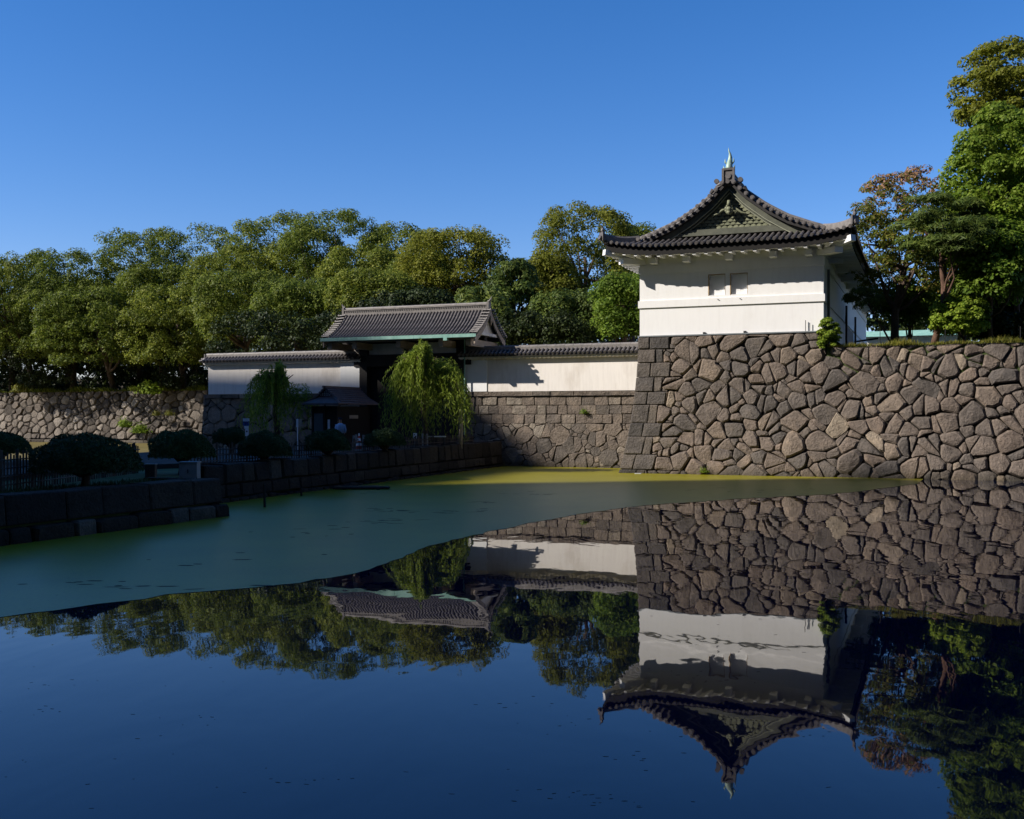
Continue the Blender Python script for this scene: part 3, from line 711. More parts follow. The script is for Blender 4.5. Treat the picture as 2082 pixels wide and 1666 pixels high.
for sg in (-1, 1):          # verge: short round tiles with their faces to the front
    for i in range(15):
        d = .30 + i * .322
        q = tile_row([RP(sg * d, SP - .05, prof(d) + .10), RP(sg * d, SG - .10, prof(d) + .06 + lift(d, SG))], (U * 1.0), .10, .34); q.obj("verge_tile", M['tile'], gh)
    # descending ridge behind the verge tiles, then the corner ridge
    dd = np.linspace(.25, 4.95, 16); pr_ = [(-.16, -.05), (.16, -.05), (.15, .30), (.08, .38), (-.08, .38), (-.15, .30)]
    q = MB().sweep([RP(sg * d, .42, prof(d)) for d in dd], pr_, V); fixn(q.obj("descending_ridge", M['tile_light'], gh))
    q = MB()
    for i in range(28):
        d = .4 + i * .165; q.tube([RP(sg * d, .42 - .18, prof(d) + .2), RP(sg * d, .42 - .155, prof(d) + .2)], .055, 6)
    q.obj("ridge_pattern", M['pan'], gh)
    d1 = (U * sg - V) / math.sqrt(2); lat = np.cross(d1, ZU)
    mm = np.linspace(0, 1.55, 10); pts = [RP(sg * (HW + .05 + m), -.05 - m, prof(HW + .05 + m) + lift(HW + .05 + m, -m - .05) + .04 + .10 * sm(m / 1.55)) for m in mm]
    q = MB().sweep(pts, [(-.13, -.12), (.13, -.12), (.12, .18), (.06, .27), (-.06, .27), (-.12, .18)], lat); fixn(q.obj("corner_ridge", M['tile_light'], gh))
    e = np.array(pts[-1]); q = MB(); q.obox(e + d1 * .03 + ZU * .1, d1 * .06, lat * .2, ZU * .22)
    q.tube([e + d1 * .08 + ZU * .0, e + d1 * .2 + ZU * .04], .13, 8)
    q.tube([e - d1 * .05 + ZU * .28, e + d1 * .03 + ZU * .42, e + d1 * .0 + ZU * .55, e + d1 * .12 + ZU * .72], [.1, .09, .07, .02], 7)
    q.obj("corner_ornament", M['tile'], gh)
# pediment with carved scales, boards, pendant
ptop = 15.05; q = MB(); dd = np.linspace(-4.3, 4.3, 33)
vs = [RP(a, SP, 12.55) for a in dd] + [RP(a, SP, max(12.56, prof(abs(a)) - .2)) for a in dd]
q.add(vs, [(i, i + 1, 34 + i, 33 + i) for i in range(32)]); q.obj("pediment", M['barge'], gh)
q = MB(); q.wbox(TC - 4.1, TC + 4.1, TO + .12, TO + SP - .02, 12.60, 12.76); q.wbox(TC - 3.6, TC + 3.6, TO + .2, TO + SP - .02, 12.77, 12.93); q.obj("sill_beam", M['barge'], gh)
q = MB(); rs = random.Random(2)
for row in range(10):
    zc = 12.96 + row * .17; half = 0
    while half < 4.2 and prof(half) - .72 > zc: half += .02
    n_ = int(half / .3)
    for i in range(-n_, n_ + 1):
        a = i * .30 + (.15 if row % 2 else 0)
        if abs(a) > half: continue
        for (r0, yy) in ((.16, .05), (.10, .075)):
            N = 8; v = [RP(a + r0 * math.cos(math.pi * k / N), SP - .005, zc + r0 * math.sin(math.pi * k / N)) for k in range(N + 1)]
            v2 = [RP(a + .9 * r0 * math.cos(math.pi * k / N), SP - yy, zc + .9 * r0 * math.sin(math.pi * k / N)) for k in range(N + 1)]
            q.add(v + v2, [(k, k + 1, N + 2 + k, N + 1 + k) for k in range(N)] + [tuple(range(N + 1, 2 * N + 2))])
tag(q.obj("scale_carving", M['pedi'], gh), kind='stuff')
for sg in (-1, 1):
    def board(u0, u1, s0, s1, m, nm):
        dd = np.linspace(.0, 4.75, 22); vs = []
        for d in dd:
            k = 1 + .15 * (d / 4.7); zt = prof(d) - u0 * k; zb = prof(d) - u1 * k
            vs += [RP(sg * d, s0, zt), RP(sg * d, s0, zb), RP(sg * d, s1, zb), RP(sg * d, s1, zt)]
        q = MB().add(vs, [f for i in range(21) for f in ((4 * i, 4 * i + 1, 4 * i + 5, 4 * i + 4), (4 * i + 1, 4 * i + 2, 4 * i + 6, 4 * i + 5), (4 * i + 3, 4 * i, 4 * i + 4, 4 * i + 7), (4 * i + 2, 4 * i + 3, 4 * i + 7, 4 * i + 6))] + [(0, 3, 2, 1), (84, 85, 86, 87)])
        return fixn(q.obj(nm, m, gh))
    board(.22, .50, .10, .20, M['barge'], "bargeboard"); board(.505, .55, .08, .20, M['bargeline'], "bargeboard_edge"); board(.56, .64, .26, .34, M['barge'], "bargeboard"); board(.645, .69, .24, .34, M['bargeline'], "bargeboard_edge")
q = MB()
for k in range(9):
    a = math.pi * 2 * k / 9; q.tube([RP(.14 * math.cos(a), .02, 13.88 + .17 * math.sin(a)), RP(.14 * math.cos(a), .14, 13.88 + .17 * math.sin(a))], [.09, .11], 8)
q.tube([RP(0, -.03, 13.9), RP(0, .14, 13.9)], [.1, .2], 10); q.tube([RP(0, .05, 13.78), RP(0, .05, 13.6)], [.13, .05], 8); q.tube([RP(0, .05, 14.05), RP(0, .05, 14.35)], [.12, .08], 8)
for sg in (-1, 1):
    q.tube([RP(sg * .12, .2, 13.95), RP(sg * .4, .2, 13.86), RP(sg * .62, .2, 13.7), RP(sg * .8, .2, 13.66), RP(sg * .92, .2, 13.55)], [.07, .065, .055, .045, .02], 7)
q.obj("gable_pendant", M['pedi'], gh, smooth=True)
# main ridge and its end tile
q = MB().wbox(TC - .27, TC + .27, TO + .0, TO + LEN - .6, 15.1, 15.30); q.wbox(TC - .22, TC + .22, TO + .01, TO + LEN - .6, 15.30, 15.72); q.wbox(TC - .26, TC + .26, TO + .0, TO + LEN - .6, 15.72, 15.78)
q.tube([RP(0, .0, 15.8), RP(0, LEN - .6, 15.8)], .14, 8); q.obj("ridge", M['tile_light'], gh)
q = MB(); q.wbox(TC - .33, TC + .33, TO - .14, TO + .02, 15.28, 15.99); q.wbox(TC - .40, TC + .40, TO - .10, TO + .02, 15.15, 15.30)
for (a0, a1, z0_, z1_) in ((-.33, -.22, 15.3, 15.99), (.22, .33, 15.3, 15.99), (-.22, .22, 15.88, 15.99)): q.wbox(TC + a0, TC + a1, TO - .2, TO - .141, z0_, z1_)
q.tube([RP(0, -.2, 15.58), RP(0, -.14, 15.58)], .15, 12); q.tube([RP(0, -.32, 15.27), RP(0, .05, 15.27)], .11, 10)
for sg in (-1, 1):
    q.tube([RP(sg * .38, -.06, 15.2), RP(sg * .55, -.06, 15.02), RP(sg * .62, -.06, 14.85)], [.16, .17, .1], 8); q.tube([RP(sg * .62, -.14, 15.36), RP(sg * .62, .1, 15.36)], .13, 9)
    q.tube([RP(sg * .8, -.04, 14.95), RP(sg * .95, -.04, 14.75)], [.13, .08], 7)
q.obj("ridge_end_tile", M['tile'], gh)
q = MB(); c = lambda a, s, z: RP(a, .22 + s, 15.9 + z)     # fish standing on its head, tail up
q.tube([c(0, -.08, .0), c(0, -.1, .18), c(0, -.04, .36), c(0.02, .02, .55), c(.04, .04, .74), c(.03, -.02, .92), c(-.02, -.03, 1.06), c(-.05, -.02, 1.24)], [.20, .19, .165, .13, .10, .06, .035, .008], 10)
for sg in (-1, 1):
    q.tube([c(sg * .17, -.1, .1), c(sg * .27, -.1, .16), c(sg * .30, -.08, .30)], [.06, .05, .01], 6); q.tube([c(sg * .13, 0, .38), c(sg * .23, 0, .5), c(sg * .22, 0, .68)], [.05, .045, .01], 6)
for k in range(5): q.tube([c(0, .10, .1 + .13 * k), c(0, .26, .2 + .13 * k)], [.05, .01], 5)
q.obj("fish_ornament", M['verdi_fish'], gh, smooth=True)
q = MB(); q.wbox(TC - .3, TC + .3, TO + LEN - .6, TO + LEN - .45, 15.1, 16); q.obj("ridge_end_tile", M['tile'], gh)
# back gable wall closing the roof void
q = MB(); q.wbox(TC - HW, TC + HW, B1 - .1, B1 - .05, 11.62, 11.9); q.add([RP(-HW - OV, LEN - .3, 11.9), RP(HW + OV, LEN - .3, 11.9), RP(0, LEN - .3, 15.3)], [(0, 1, 2)]); q.obj("back_gable", M['plaster'], gh)
# side details: beam posts, lean-to and door on the shaded flank
for s, wd, nm in ((1.05, .22, "post"), (13.0, .3, "post"), (21.0, .3, "post")):  # first one is a dark strip drawn for a shadow on the wall
    MB().wbox(t1 + .08 if nm else t1, t1 + .20, TO + s, TO + s + wd, 6.6, 10.6 if s < 5 else 9.9).obj(nm, M['wood_dark'] if s > 5 else M['barge'], gh)
MB().wbox(t1 + .005, t1 + .06, TO + 14, TO + 20.5, 6.6, 8.75).obj("door", M['wood_dark'], gh)
q = MB(); q.obox(W(t1 + .8, TO + 22, 8.35), U * .8 + ZU * .1, V * .05, ZU * .06); q.obj("awning_arm", M['wood_dark'], gh)

# ------------------------------------------------------------------ plaster walls with tiled coping
def coped_wall(name, label, t0, t1, patch, endL, endR, rs):
    wc = 5.62; r = empty(name, W((t0 + t1) / 2, wc, GZ), label, "wall")
    MB().wbox(t0, t1, wc - .17, wc + .17, GZ, 6.82).obj("wall", M['plaster_old'], r)
    MB().wbox(patch[0], patch[1], wc - .22, wc + .21, GZ + .01, 6.80).obj("end_panel", M['plaster_new'], r)
    q = MB(); a, b = (patch[0] + .05, patch[0] + .62) if endR else (patch[1] - .62, patch[1] - .05)
    q.wbox(a, b, wc - .245, wc - .221, 6.3, 6.33); q.wbox(b - .03, b, wc - .245, wc - .221, 6.33, 6.62); q.obj("panel_edge", M['plaster_old'], r)
    # scalloped plaster cornice under the eaves
    q = MB(); x0, x1 = t0 - .2, t1
    nW = int((x1 - x0) / .27); pts = []
    for sg in (-1, 1):
        vs = []
        for i in range(nW * 6 + 1):
            x = x0 + (x1 - x0) * i / (nW * 6); zz = 6.63 - .05 * abs(math.sin(math.pi * i / 6))
            vs += [W(x, wc + sg * .46, zz + .12), W(x, wc + sg * .46, zz), W(x, wc + sg * .17, zz - .07)]
        m = nW * 6 + 1; q.add(vs, [f for i in range(m - 1) for f in ((3 * i, 3 * i + 1, 3 * i + 4, 3 * i + 3), (3 * i + 1, 3 * i + 2, 3 * i + 5, 3 * i + 4))])
    q.wbox(x0, x1, wc - .455, wc + .455, 6.72, 6.80); q.obj("cornice", M['plaster_old'], r)
    q = MB(); 
    for sg in (-1, 1): q.add([W(x0, wc, 7.13), W(x1, wc, 7.13), W(x1, wc + sg * .60, 6.80), W(x0, wc + sg * .60, 6.80), W(x0, wc, 7.0), W(x1, wc, 7.0), W(x1, wc + sg * .60, 6.70), W(x0, wc + sg * .60, 6.70)], [(0, 1, 2, 3), (3, 2, 6, 7), (7, 6, 5, 4), (0, 3, 7, 4), (1, 5, 6, 2)])
    q.obj("coping_roof", M['pan'], r)
    me = [None, None]
    n_ = int((x1 - x0 - .1) / .268)
    for i in range(n_):
        x = x0 + .12 + i * .268
        for k, sg in enumerate((-1, 1)):
            lc = W(x, wc + sg * .62, 6.82)
            if me[k] is None: me[k] = tile_row([W(x, wc + sg * .1, 7.15), W(x, wc + sg * .62, 6.83)], U, .082, .27).mesh("cover_tile", M['tile'], lc)
            if sg > 0 and i % 1: continue
            link("cover_tile", me[k], lc, r)
    q = MB(); q.wbox(x0 - .02, x1, wc - .17, wc + .17, 7.09, 7.28); q.obj("ridge_course", M['tile_light'], r)
    x = x0 - .02
    while x < x1 - .05:                                    # ridge cap tiles laid end to end
        x2 = min(x1, x + rs.uniform(.55, .62)); MB().sweep([W(x + .006, wc, 7.28), W(x2 - .006, wc, 7.28 + rs.uniform(0, .012))], [(-.15, 0), (.15, 0), (.12, .07), (.05, .105), (-.05, .105), (-.12, .07)], V).obj("ridge_tile", M['tile_light'], r); x = x2
    if endL:
        q = MB(); q.wbox(x0 - .12, x0 - .021, wc - .22, wc + .22, 6.95, 7.34); q.tube([W(x0 - .2, wc, 7.16), W(x0 - .1, wc, 7.16)], .12, 9); q.obj("ridge_end_tile", M['tile'], r)
        tile_row([W(x0 + .1, wc - .1, 7.14), W(x0 - .32, wc - .12, 6.98)], V, .09, .27).obj("verge_tile", M['tile'], r); tile_row([W(x0 + .1, wc - .34, 7.0), W(x0 - .3, wc - .36, 6.84)], V, .09, .27).obj("verge_tile", M['tile'], r)
    return r
rs = random.Random(8)
pw = coped_wall("plaster_wall", "sunlit white plaster wall with tiled coping between the gate and the tall stone wall", -11.55, .98, (-11.55, -9.95), False, True, rs)
pl = coped_wall("plaster_wall", "half-shaded pale plaster wall with tiled coping left of the gate", -30.9, -18.75, (-20.35, -18.75), True, False, rs)

# ------------------------------------------------------------------ gate
g = empty("castle_gate", W(-15.15, 5.6, 1.2), "dark timber castle gate with tiled gable roof and green copper gutter", "gate")
gt0, gt1, go = -20.12, -9.95, 5.60
GD = [0, .2, .8, 1.6, 2.4]; GP = [9.78, 9.62, 9.0, 8.42, 7.98]
def gp(d): return float(np.interp(d, GD, GP))
q = MB()
for sg in (-1, 1):
    dd = np.linspace(0, 2.4, 9); vs = []
    for d in dd:
        fl_ = .03 * (1 if d > 1.5 else 0)
        for t in (gt0 - .2, gt0 + 1, -15.1, gt1 - 1, gt1 + .2): vs.append(W(t, go + sg * d, gp(d) - .04)); 
    n0 = len(vs)
    for d in dd:
        for t in (gt0 - .2, gt0 + 1, -15.1, gt1 - 1, gt1 + .2): vs.append(W(t, go + sg * d, gp(d) - .16))
    fs = []
    for i in range(8):
        for j in range(4): k = i * 5 + j; fs += [(k, k + 1, k + 6, k + 5), (n0 + k, n0 + k + 5, n0 + k + 6, n0 + k + 1)]
        fs += [(i * 5, i * 5 + 5, n0 + i * 5 + 5, n0 + i * 5), (i * 5 + 4, n0 + i * 5 + 4, n0 + i * 5 + 9, i * 5 + 9)]
    fs += [(40 + j, 41 + j, n0 + 41 + j, n0 + 40 + j) for j in range(4)]
    q.add(vs, fs)
fixn(q.obj("roof", M['pan'], g))
nrow = 43; sp = (gt1 - gt0 - .5) / nrow; me = {}
for i in range(nrow + 1):
    t = gt0 + .25 + i * sp
    for sg in (-1, 1):
        lc = W(t, go + sg * 2.42, 7.98)
        if sg not in me: me[sg] = tile_row([W(t, go + sg * d, gp(d)) for d in np.linspace(.12, 2.43, 9)], U, .06, .3).mesh("cover_tile", M['tile_mid'], lc)
        link("cover_tile", me[sg], lc, g)
for e, te in ((-1, gt0), (1, gt1)):
    for sg in (-1, 1):
        for i in range(11):
            d = .28 + i * .2; tile_row([W(te - e * .22, go + sg * d, gp(d) + .09), W(te + e * .28, go + sg * d, gp(d) + .05)], V, .075, .26).obj("verge_tile", M['tile_light'], g)
        dd = np.linspace(0, 2.42, 10); vs = []
        for d in dd: vs += [W(te + e * .10, go + sg * d, gp(d) - .17), W(te + e * .10, go + sg * d, gp(d) - .47 - .05 * d), W(te + e * .18, go + sg * d, gp(d) - .47 - .05 * d), W(te + e * .18, go + sg * d, gp(d) - .17)]
        b_ = MB().add(vs, [f for i in range(9) for f in tuple((4 * i + k, 4 * i + (k + 1) % 4, 4 * i + 4 + (k + 1) % 4, 4 * i + 4 + k) for k in range(4))] + [(0, 3, 2, 1), (36, 37, 38, 39)])
        fixn(b_.obj("bargeboard", M['wood_pale'], g))
    q = MB(); q.obox(W(te + e * .2, go, 9.05), U * .05, V * .12, ZU * .16); q.tube([W(te + e * .2, go, 8.95), W(te + e * .2, go, 8.65)], [.12, .02], 6); q.obj("gable_pendant", M['wood_pale'], g)
    q = MB(); q.add([W(te - e * .2, go - 1.5, 8.2), W(te - e * .2, go + 1.5, 8.2), W(te - e * .2, go, 9.5)], [(0, 1, 2)]); q.wbox(min(te - e * .3, te + e * .05), max(te - e * .3, te + e * .05), go - 1.6, go + 1.6, 8.0, 8.18); q.obj("gable_panel", M['plaster_old'], g)
    # ridge end
    q = MB(); q.obox(W(te + e * .05, go, 9.85), U * .07, V * .2, ZU * .26); q.tube([W(te + e * .02, go, 10.12), W(te + e * .14, go, 10.2), W(te + e * .22, go, 10.36), W(te + e * .24, go, 10.48 if e > 0 else 10.38)], [.1, .07, .04, .01], 6); q.obj("ridge_end_tile", M['tile_light'], g)
q = MB(); q.wbox(gt0 + .03, gt1 - .03, go - .2, go + .2, 9.6, 9.74); q.wbox(gt0 + .03, gt1 - .03, go - .15, go + .15, 9.74, 9.92); q.wbox(gt0 + .03, gt1 - .03, go - .19, go + .19, 9.92, 9.99); q.tube([W(gt0, go, 10.02), W(gt1, go, 10.02)], .1, 8); q.obj("ridge", M['tile_light'], g)
q = MB()
for i in range(62): t = gt0 + .2 + i * .163; q.tube([W(t, go - .17, 9.83), W(t, go - .145, 9.83)], .055, 6)
tag(q.obj("ridge_pattern", M['pan'], g), kind='stuff')
x = gt0 - .25; k = 0
while x < gt1 + .2:                                     # gutter lengths with joint collars
    x2 = min(gt1 + .25, x + 1.32); gq = MB().sweep([W(x + .012, go - 2.54, 7.77), W(x2 - .012, go - 2.54, 7.77)], [(-.1, 0), (.1, 0), (.11, .2), (.085, .2), (.08, .03), (-.08, .03), (-.085, .2), (-.11, .2)], V); fixn(gq.obj("gutter", M['verdigris'], g)); x = x2
MB().wbox(-11.75, -11.5, go - 2.68, go - 2.4, 7.6, 7.769).obj("gutter_outlet", M['verdigris'], g)
for t in (-18.6, -11.7):
    MB().wbox(t - .28, t + .28, go - .3, go + .3, 1.2, 7.9).obj("post", M['wood_dark'], g); MB().wbox(t - .2, t + .2, go + 2.4, go + 2.8, 1.2, 6).obj("post", M['wood_dark'], g)
MB().wbox(-19.3, -11.0, go - .28, go + .28, 6.25, 7.0).obj("lintel", M['wood_dark'], g)
MB().wbox(-20.2, -10.1, go - .2, go + .2, 7.72, 8.05).obj("beam", M['wood_dark'], g)
MB().wbox(-20.2, -10.1, go - 1.8, go - 1.55, 7.72, 7.98).obj("beam", M['wood_pale'], g)
for (a, b) in ((-18.3, -15.9), (-15.4, -12.0)): MB().wbox(a, b, go - .06, go + .06, 7.01, 7.71).obj("panel", M['plaster_old'], g)
for t in (-20.0, -18.2, -15.1, -12.2, -10.35): MB().wbox(t - .16, t + .16, go - 2.1, go + 2.1, 7.3, 7.71).obj("bracket_beam", M['wood_pale'], g)
for (a, b) in ((-18.3, -15.17), (-15.13, -12.0)):
    d = MB().wbox(a, b, go + .12, go + .22, 1.3, 6.24).obj("door", M['wood_dark'], g)
    for k in range(7): MB().wbox(a + .02 + k * (b - a - .04) / 7, a + (k + 1) * (b - a - .04) / 7, go + .09, go + .119, 1.32, 6.2).obj("plank", M['wood_dark'], d)
MB().wbox(-11.36, -11.3, go - .5, go - .44, 1.3, 7.8).obj("downpipe", M['verdigris'], g)

# ------------------------------------------------------------------ guard house
gc = at(655, 848, 61.0); c0 = np.array((gc[0], gc[1], 1.2)); hs_ = empty("guard_house", c0 + V * 2, "small shaded guard house with gable roof beside the dark gate", "building")
def H(a, s, z): return c0 + U * a + V * s + ZU * (z - 1.2)
def hb(a0, a1, s0, s1, z0, z1): return MB().obox(H((a0 + a1) / 2, (s0 + s1) / 2, (z0 + z1) / 2), U * (a1 - a0) / 2, V * (s1 - s0) / 2, ZU * (z1 - z0) / 2)
hb(-.85, .85, .3, 4.0, 1.2, 3.62).obj("wall", M['wood_dark'], hs_)
q = MB()
for sg in (-1, 1):
    P_ = [H(0, .25, 4.72), H(0, 4.3, 4.72), H(sg * .55, 4.3, 4.22), H(sg * .55, .25, 4.22), H(sg * 1.2, 4.6, 3.80), H(sg * 1.2, -.2, 3.80)]
    q.add(P_ + [p - ZU * .08 for p in P_], [(0, 1, 2, 3), (3, 2, 4, 5), (6, 9, 8, 7), (9, 11, 10, 8), (5, 4, 10, 11), (0, 3, 9, 6), (3, 5, 11, 9)])
q.add([H(-1.2, -.2, 3.79), H(1.2, -.2, 3.79), H(.62, .5, 4.22), H(-.62, .5, 4.22)], [(0, 1, 2, 3)])
q.add([H(-1.2, -.2, 3.79), H(1.2, -.2, 3.79), H(1.2, -.2, 3.70), H(-1.2, -.2, 3.70)], [(0, 3, 2, 1)])
q.obj("roof", M['slate'], hs_)
for sg in (-1, 1):
    for k in range(7):
        z0_ = 4.68 - .125 * k; a0_ = (4.72 - z0_) / .5 * .55 if z0_ > 4.22 else .55 + (4.22 - z0_) / .42 * .65
        MB().obox(H(sg * (a0_ + .03), 2.25, z0_ + .01), U * sg * .05 - ZU * .035, V * 2.0, ZU * .015 + U * sg * .012).obj("roof_course", M['slate'], hs_)
hb(-.1, .1, .15, 4.35, 4.70, 4.80).obj("ridge", M['slate'], hs_)
q = MB().add([H(-.5, .45, 4.22), H(.5, .45, 4.22), H(0, .45, 4.65)], [(0, 1, 2)]); q.obj("gable", M['black'], hs_)
q = MB()
for r_ in range(4):
    for k in range(-3 + r_, 4 - r_): q.obox(H(k * .12, .43, 4.27 + r_ * .09), U * .03, V * .01, ZU * .025)
q.obj("gable_lattice", M['white'], hs_)
hb(.2, .34, .27, .299, 2.2, 2.85).obj("notice", M['white'], hs_)
hb(.855, .87, 1.6, 2.6, 2.9, 3.1).obj("notice", M['wood_pale'], hs_)
for a in (-.8, .0, .8): hb(a - .06, a + .06, .22, .299, 1.2, 3.6).obj("post", M['wood_dark'], hs_)
hb(-.7, -.1, .24, .299, 2.0, 3.2).obj("window", M['glassband'], hs_)

# ------------------------------------------------------------------ plants
def leaves(c, n, ln, wd, nrm, rng, flat=.7):
    """rhombic leaves: centres c (N,3), rough normals nrm (N,3)"""
    N = len(c); r = rng.normal(size=(N, 3)); nn = nrm * 1.0 + r * flat; nn /= np.linalg.norm(nn, axis=1)[:, None] + 1e-9
    a = np.cross(nn, rng.normal(size=(N, 3))); a /= np.linalg.norm(a, axis=1)[:, None] + 1e-9; b = np.cross(nn, a)
    s = rng.uniform(.65, 1.25, (N, 1)); a *= ln * s * .5; b *= wd * s * .5
    v = np.stack([c - a, c + b - a * .1, c + a, c - b - a * .1], 1).reshape(-1, 3); q = np.arange(4 * N).reshape(-1, 4)
    return v, q
def puffs(C, Rr, npl, rng, ln, wd, flat=.75, squash=.75, up=.35):
    P = []; Nn = []
    for c, r in zip(C, Rr):
        n = int(npl * (r / np.mean(Rr)) ** 1.6); d = rng.normal(size=(n, 3)); d[:, 2] = np.abs(d[:, 2]) * 1.0 - .35 * rng.random(n); d /= np.linalg.norm(d, axis=1)[:, None]
        rad = r * (.70 + .36 * rng.random((n, 1)) ** .6); p = c + d * rad * np.array((1, 1, squash)); P.append(p); Nn.append(d + np.array((0, 0, up)))
    P = np.concatenate(P); Nn = np.concatenate(Nn); return leaves(P, 0, ln, wd, Nn, rng, flat)
def tree(name, label, base, top, rx, zlow, mat, seed, group=None, nb=90, pr=(.9, 1.5), npl=110, ln=.42, wd=.26, bark='bark', trunk_r=.35, ry=None, shift=(0, 0), lobes=7, hollow=.15, limbs=7, inner=.32, flat=.38, squash=.75, cat="tree", bend=0., cone=0., off=None, mat2=None, sq=1., up=.35):
    rng = np.random.default_rng(seed); base = np.array(base, float); H_ = top - zlow; ry = ry or rx * .9
    r = empty(name, base, label, cat, group)
    cc = np.array((base[0] + shift[0], base[1] + shift[1], (top + zlow) / 2)); E = np.array((rx, ry, H_ / 2))
    Ld = rng.normal(size=(lobes, 3)); Ld[:, 2] = np.abs(Ld[:, 2]) * .8; Ld /= np.linalg.norm(Ld, axis=1)[:, None]
    C = []
    while len(C) < nb:
        d = rng.normal(size=3); d /= np.linalg.norm(d)
        if d[2] < -.75: continue
        k = max(0, max(Ld @ d) - .70) / .30; rf_ = .83 + .15 * k
        if rng.random() < inner: rf_ *= rng.uniform(.35, .85)
        else: rf_ *= rng.uniform(.93, 1.04)
        p = np.sign(d) * np.abs(d) ** sq * rf_
        if cone: 
            kk = 1 - cone * (p[2] * .5 + .5); p = p * np.array((kk, kk, 1))
        C.append(cc + p * E)
    C = np.array(C); Rr = rng.uniform(pr[0], pr[1], len(C))
    C[:, 2] = np.minimum(C[:, 2], top - Rr * .6)
    v, q = puffs(C, Rr, npl, rng, ln, wd, flat, squash, up)
    if mat2 is None: link("crown", mesh_np("crown", v - cc, q, M[mat]), cc, r)
    else:
        fz = v.reshape(-1, 4, 3)[:, 0, :]; sel = (fz[:, 2] - zlow) / H_ + rng.normal(0, .12, len(fz)) + .0 > mat2[1]
        for nm, m_, s_ in (("crown", mat, ~sel), ("crown_top", mat2[0], sel)):
            vv = v.reshape(-1, 4, 3)[s_].reshape(-1, 3); link(nm, mesh_np(nm, vv - cc, np.arange(len(vv)).reshape(-1, 4), M[m_]), cc, r)
    mb = MB(); tp = cc + np.array((0, 0, H_ * .12)); n = 7; pts = []
    for i in range(n):
        k = i / (n - 1); p = base * (1 - k) + tp * k; p = p + np.array((bend * math.sin(k * 5.0) + rng.normal(0, .02), rng.normal(0, .03), 0)); pts.append(p)
    mb.tube(pts, [trunk_r * (1.15 if i == 0 else 1 - .62 * i / (n - 1)) for i in range(n)], 9)
    mb.obj("trunk", M[bark], r, smooth=True, loc=base)
    lb = MB()
    for i in range(limbs):
        a = pts[rng.integers(2, n - 1)]; b = C[rng.integers(0, len(C))]; m_ = (a + b) / 2 + np.array((rng.normal(0, .25), rng.normal(0, .25), -.06 * np.linalg.norm(b - a)))
        lb.tube([a, (a + m_) / 2 + rng.normal(0, .08, 3), m_, (m_ + b) / 2 + rng.normal(0, .1, 3), b], [trunk_r * .42, trunk_r * .36, trunk_r * .28, trunk_r * .18, trunk_r * .06], 6)
    if limbs: lb.obj("limbs", M[bark], r, smooth=True)
    return r
def bgtree(px, topy, hw, D, label, seed, mat='camphor', name="camphor_tree", lowy=765, gz=6.0, **kw):
    if px < 415: D = max(D, 121.8 + (400 - px) * .025)
    X = (px - CX) / F * D; top = CZ + (HY - topy) / F * D; hw = hw * 1.12; low = max(gz + kw.pop('lowz', .3), CZ + (HY - lowy) / F * D); rx = hw * D / F
    a = dict(nb=int(170 + rx * 22), pr=(.6, 1.2), npl=108, ln=.26, wd=.15, lobes=14, sq=.74, squash=.95, up=.22, trunk_r=.42, group="trees behind the castle walls"); a.update(kw)
    return tree(name, label, (X, D, gz - .4), top, rx, low, mat, seed, **a)
bgtree(25, 514, 120, 124, "broad camphor tree at the left edge of the photo", 1)
bgtree(140, 508, 95, 130, "camphor tree second from the left on the skyline, low rounded top", 2)
bgtree(70, 585, 110, 117, "lower front camphor tree with visible forked trunk above the far stone wall", 3, lowy=770, limbs=12, shift=(0, -3.2))
bgtree(285, 472, 90, 128, "camphor tree on the left shoulder of the tall grove, above the clipped pines", 4)
bgtree(395, 453, 105, 132, "tall dome-shaped camphor tree above the left end of the plaster wall", 5)
bgtree(235, 600, 95, 118, "leafy front tree hanging over the far stone wall, left of the plaster wall", 6, lowy=775, shift=(-1.0, -3.4))
bgtree(375, 595, 90, 117, "front tree with low dark skirt beside the left end of the plaster wall", 7, lowy=775, shift=(0, -2.6))
bgtree(555, 430, 80, 124, "tall camphor tree at the left start of the highest skyline", 8)
bgtree(500, 560, 90, 108, "lower bright tree rising behind the left plaster wall", 9, lowy=720)
bgtree(690, 432, 105, 118, "highest broad camphor tree straight above the gate roof's left end", 10, inner=.15)
bgtree(610, 570, 80, 104, "lower bushy tree behind the gate roof's left corner", 11, lowy=730)
bgtree(815, 448, 85, 116, "camphor tree behind the middle of the gate roof", 12, inner=.15)
bgtree(760, 555, 80, 100, "low crown right behind the gate ridge", 13, lowy=720, inner=.1)
bgtree(925, 474, 95, 106, "yellow-green round-topped tree behind the right end of the gate roof", 14, mat='camphor_y', lowy=650)
bgtree(1045, 535, 62, 92, "dark conifer between the gate roof and the sky gap", 15, mat='pine', name="conifer_tree", lowy=715, cone=.55, ln=.5, wd=.14, pr=(.7, 1.2), nb=90)
bgtree(985, 590, 60, 88, "dark green conifer just right of the gate roof gable", 16, mat='pine', name="conifer_tree", lowy=725, cone=.4, ln=.5, wd=.14, pr=(.7, 1.2), nb=80)
bgtree(1190, 421, 88, 106, "tall yellow-green tree standing left of the gatehouse roof", 17, mat='camphor_y', lowy=690, inner=.2, hollow=.3)
bgtree(1285, 460, 40, 112, "slim crown peeping out behind the left eave of the gatehouse", 18, lowy=640)
bgtree(1268, 560, 50, 84, "dense fresh green tree touching the left wall of the gatehouse", 19, mat='green', lowy=710, pr=(.6, 1.0), nb=130)
bgtree(1165, 600, 75, 90, "dark low tree behind the sunlit plaster wall", 20, mat='pine', lowy=710, pr=(.7, 1.1))
bgtree(840, 600, 95, 95, "shadowed low tree hidden behind the gate roof", 21, mat='darkleaf', lowy=720)
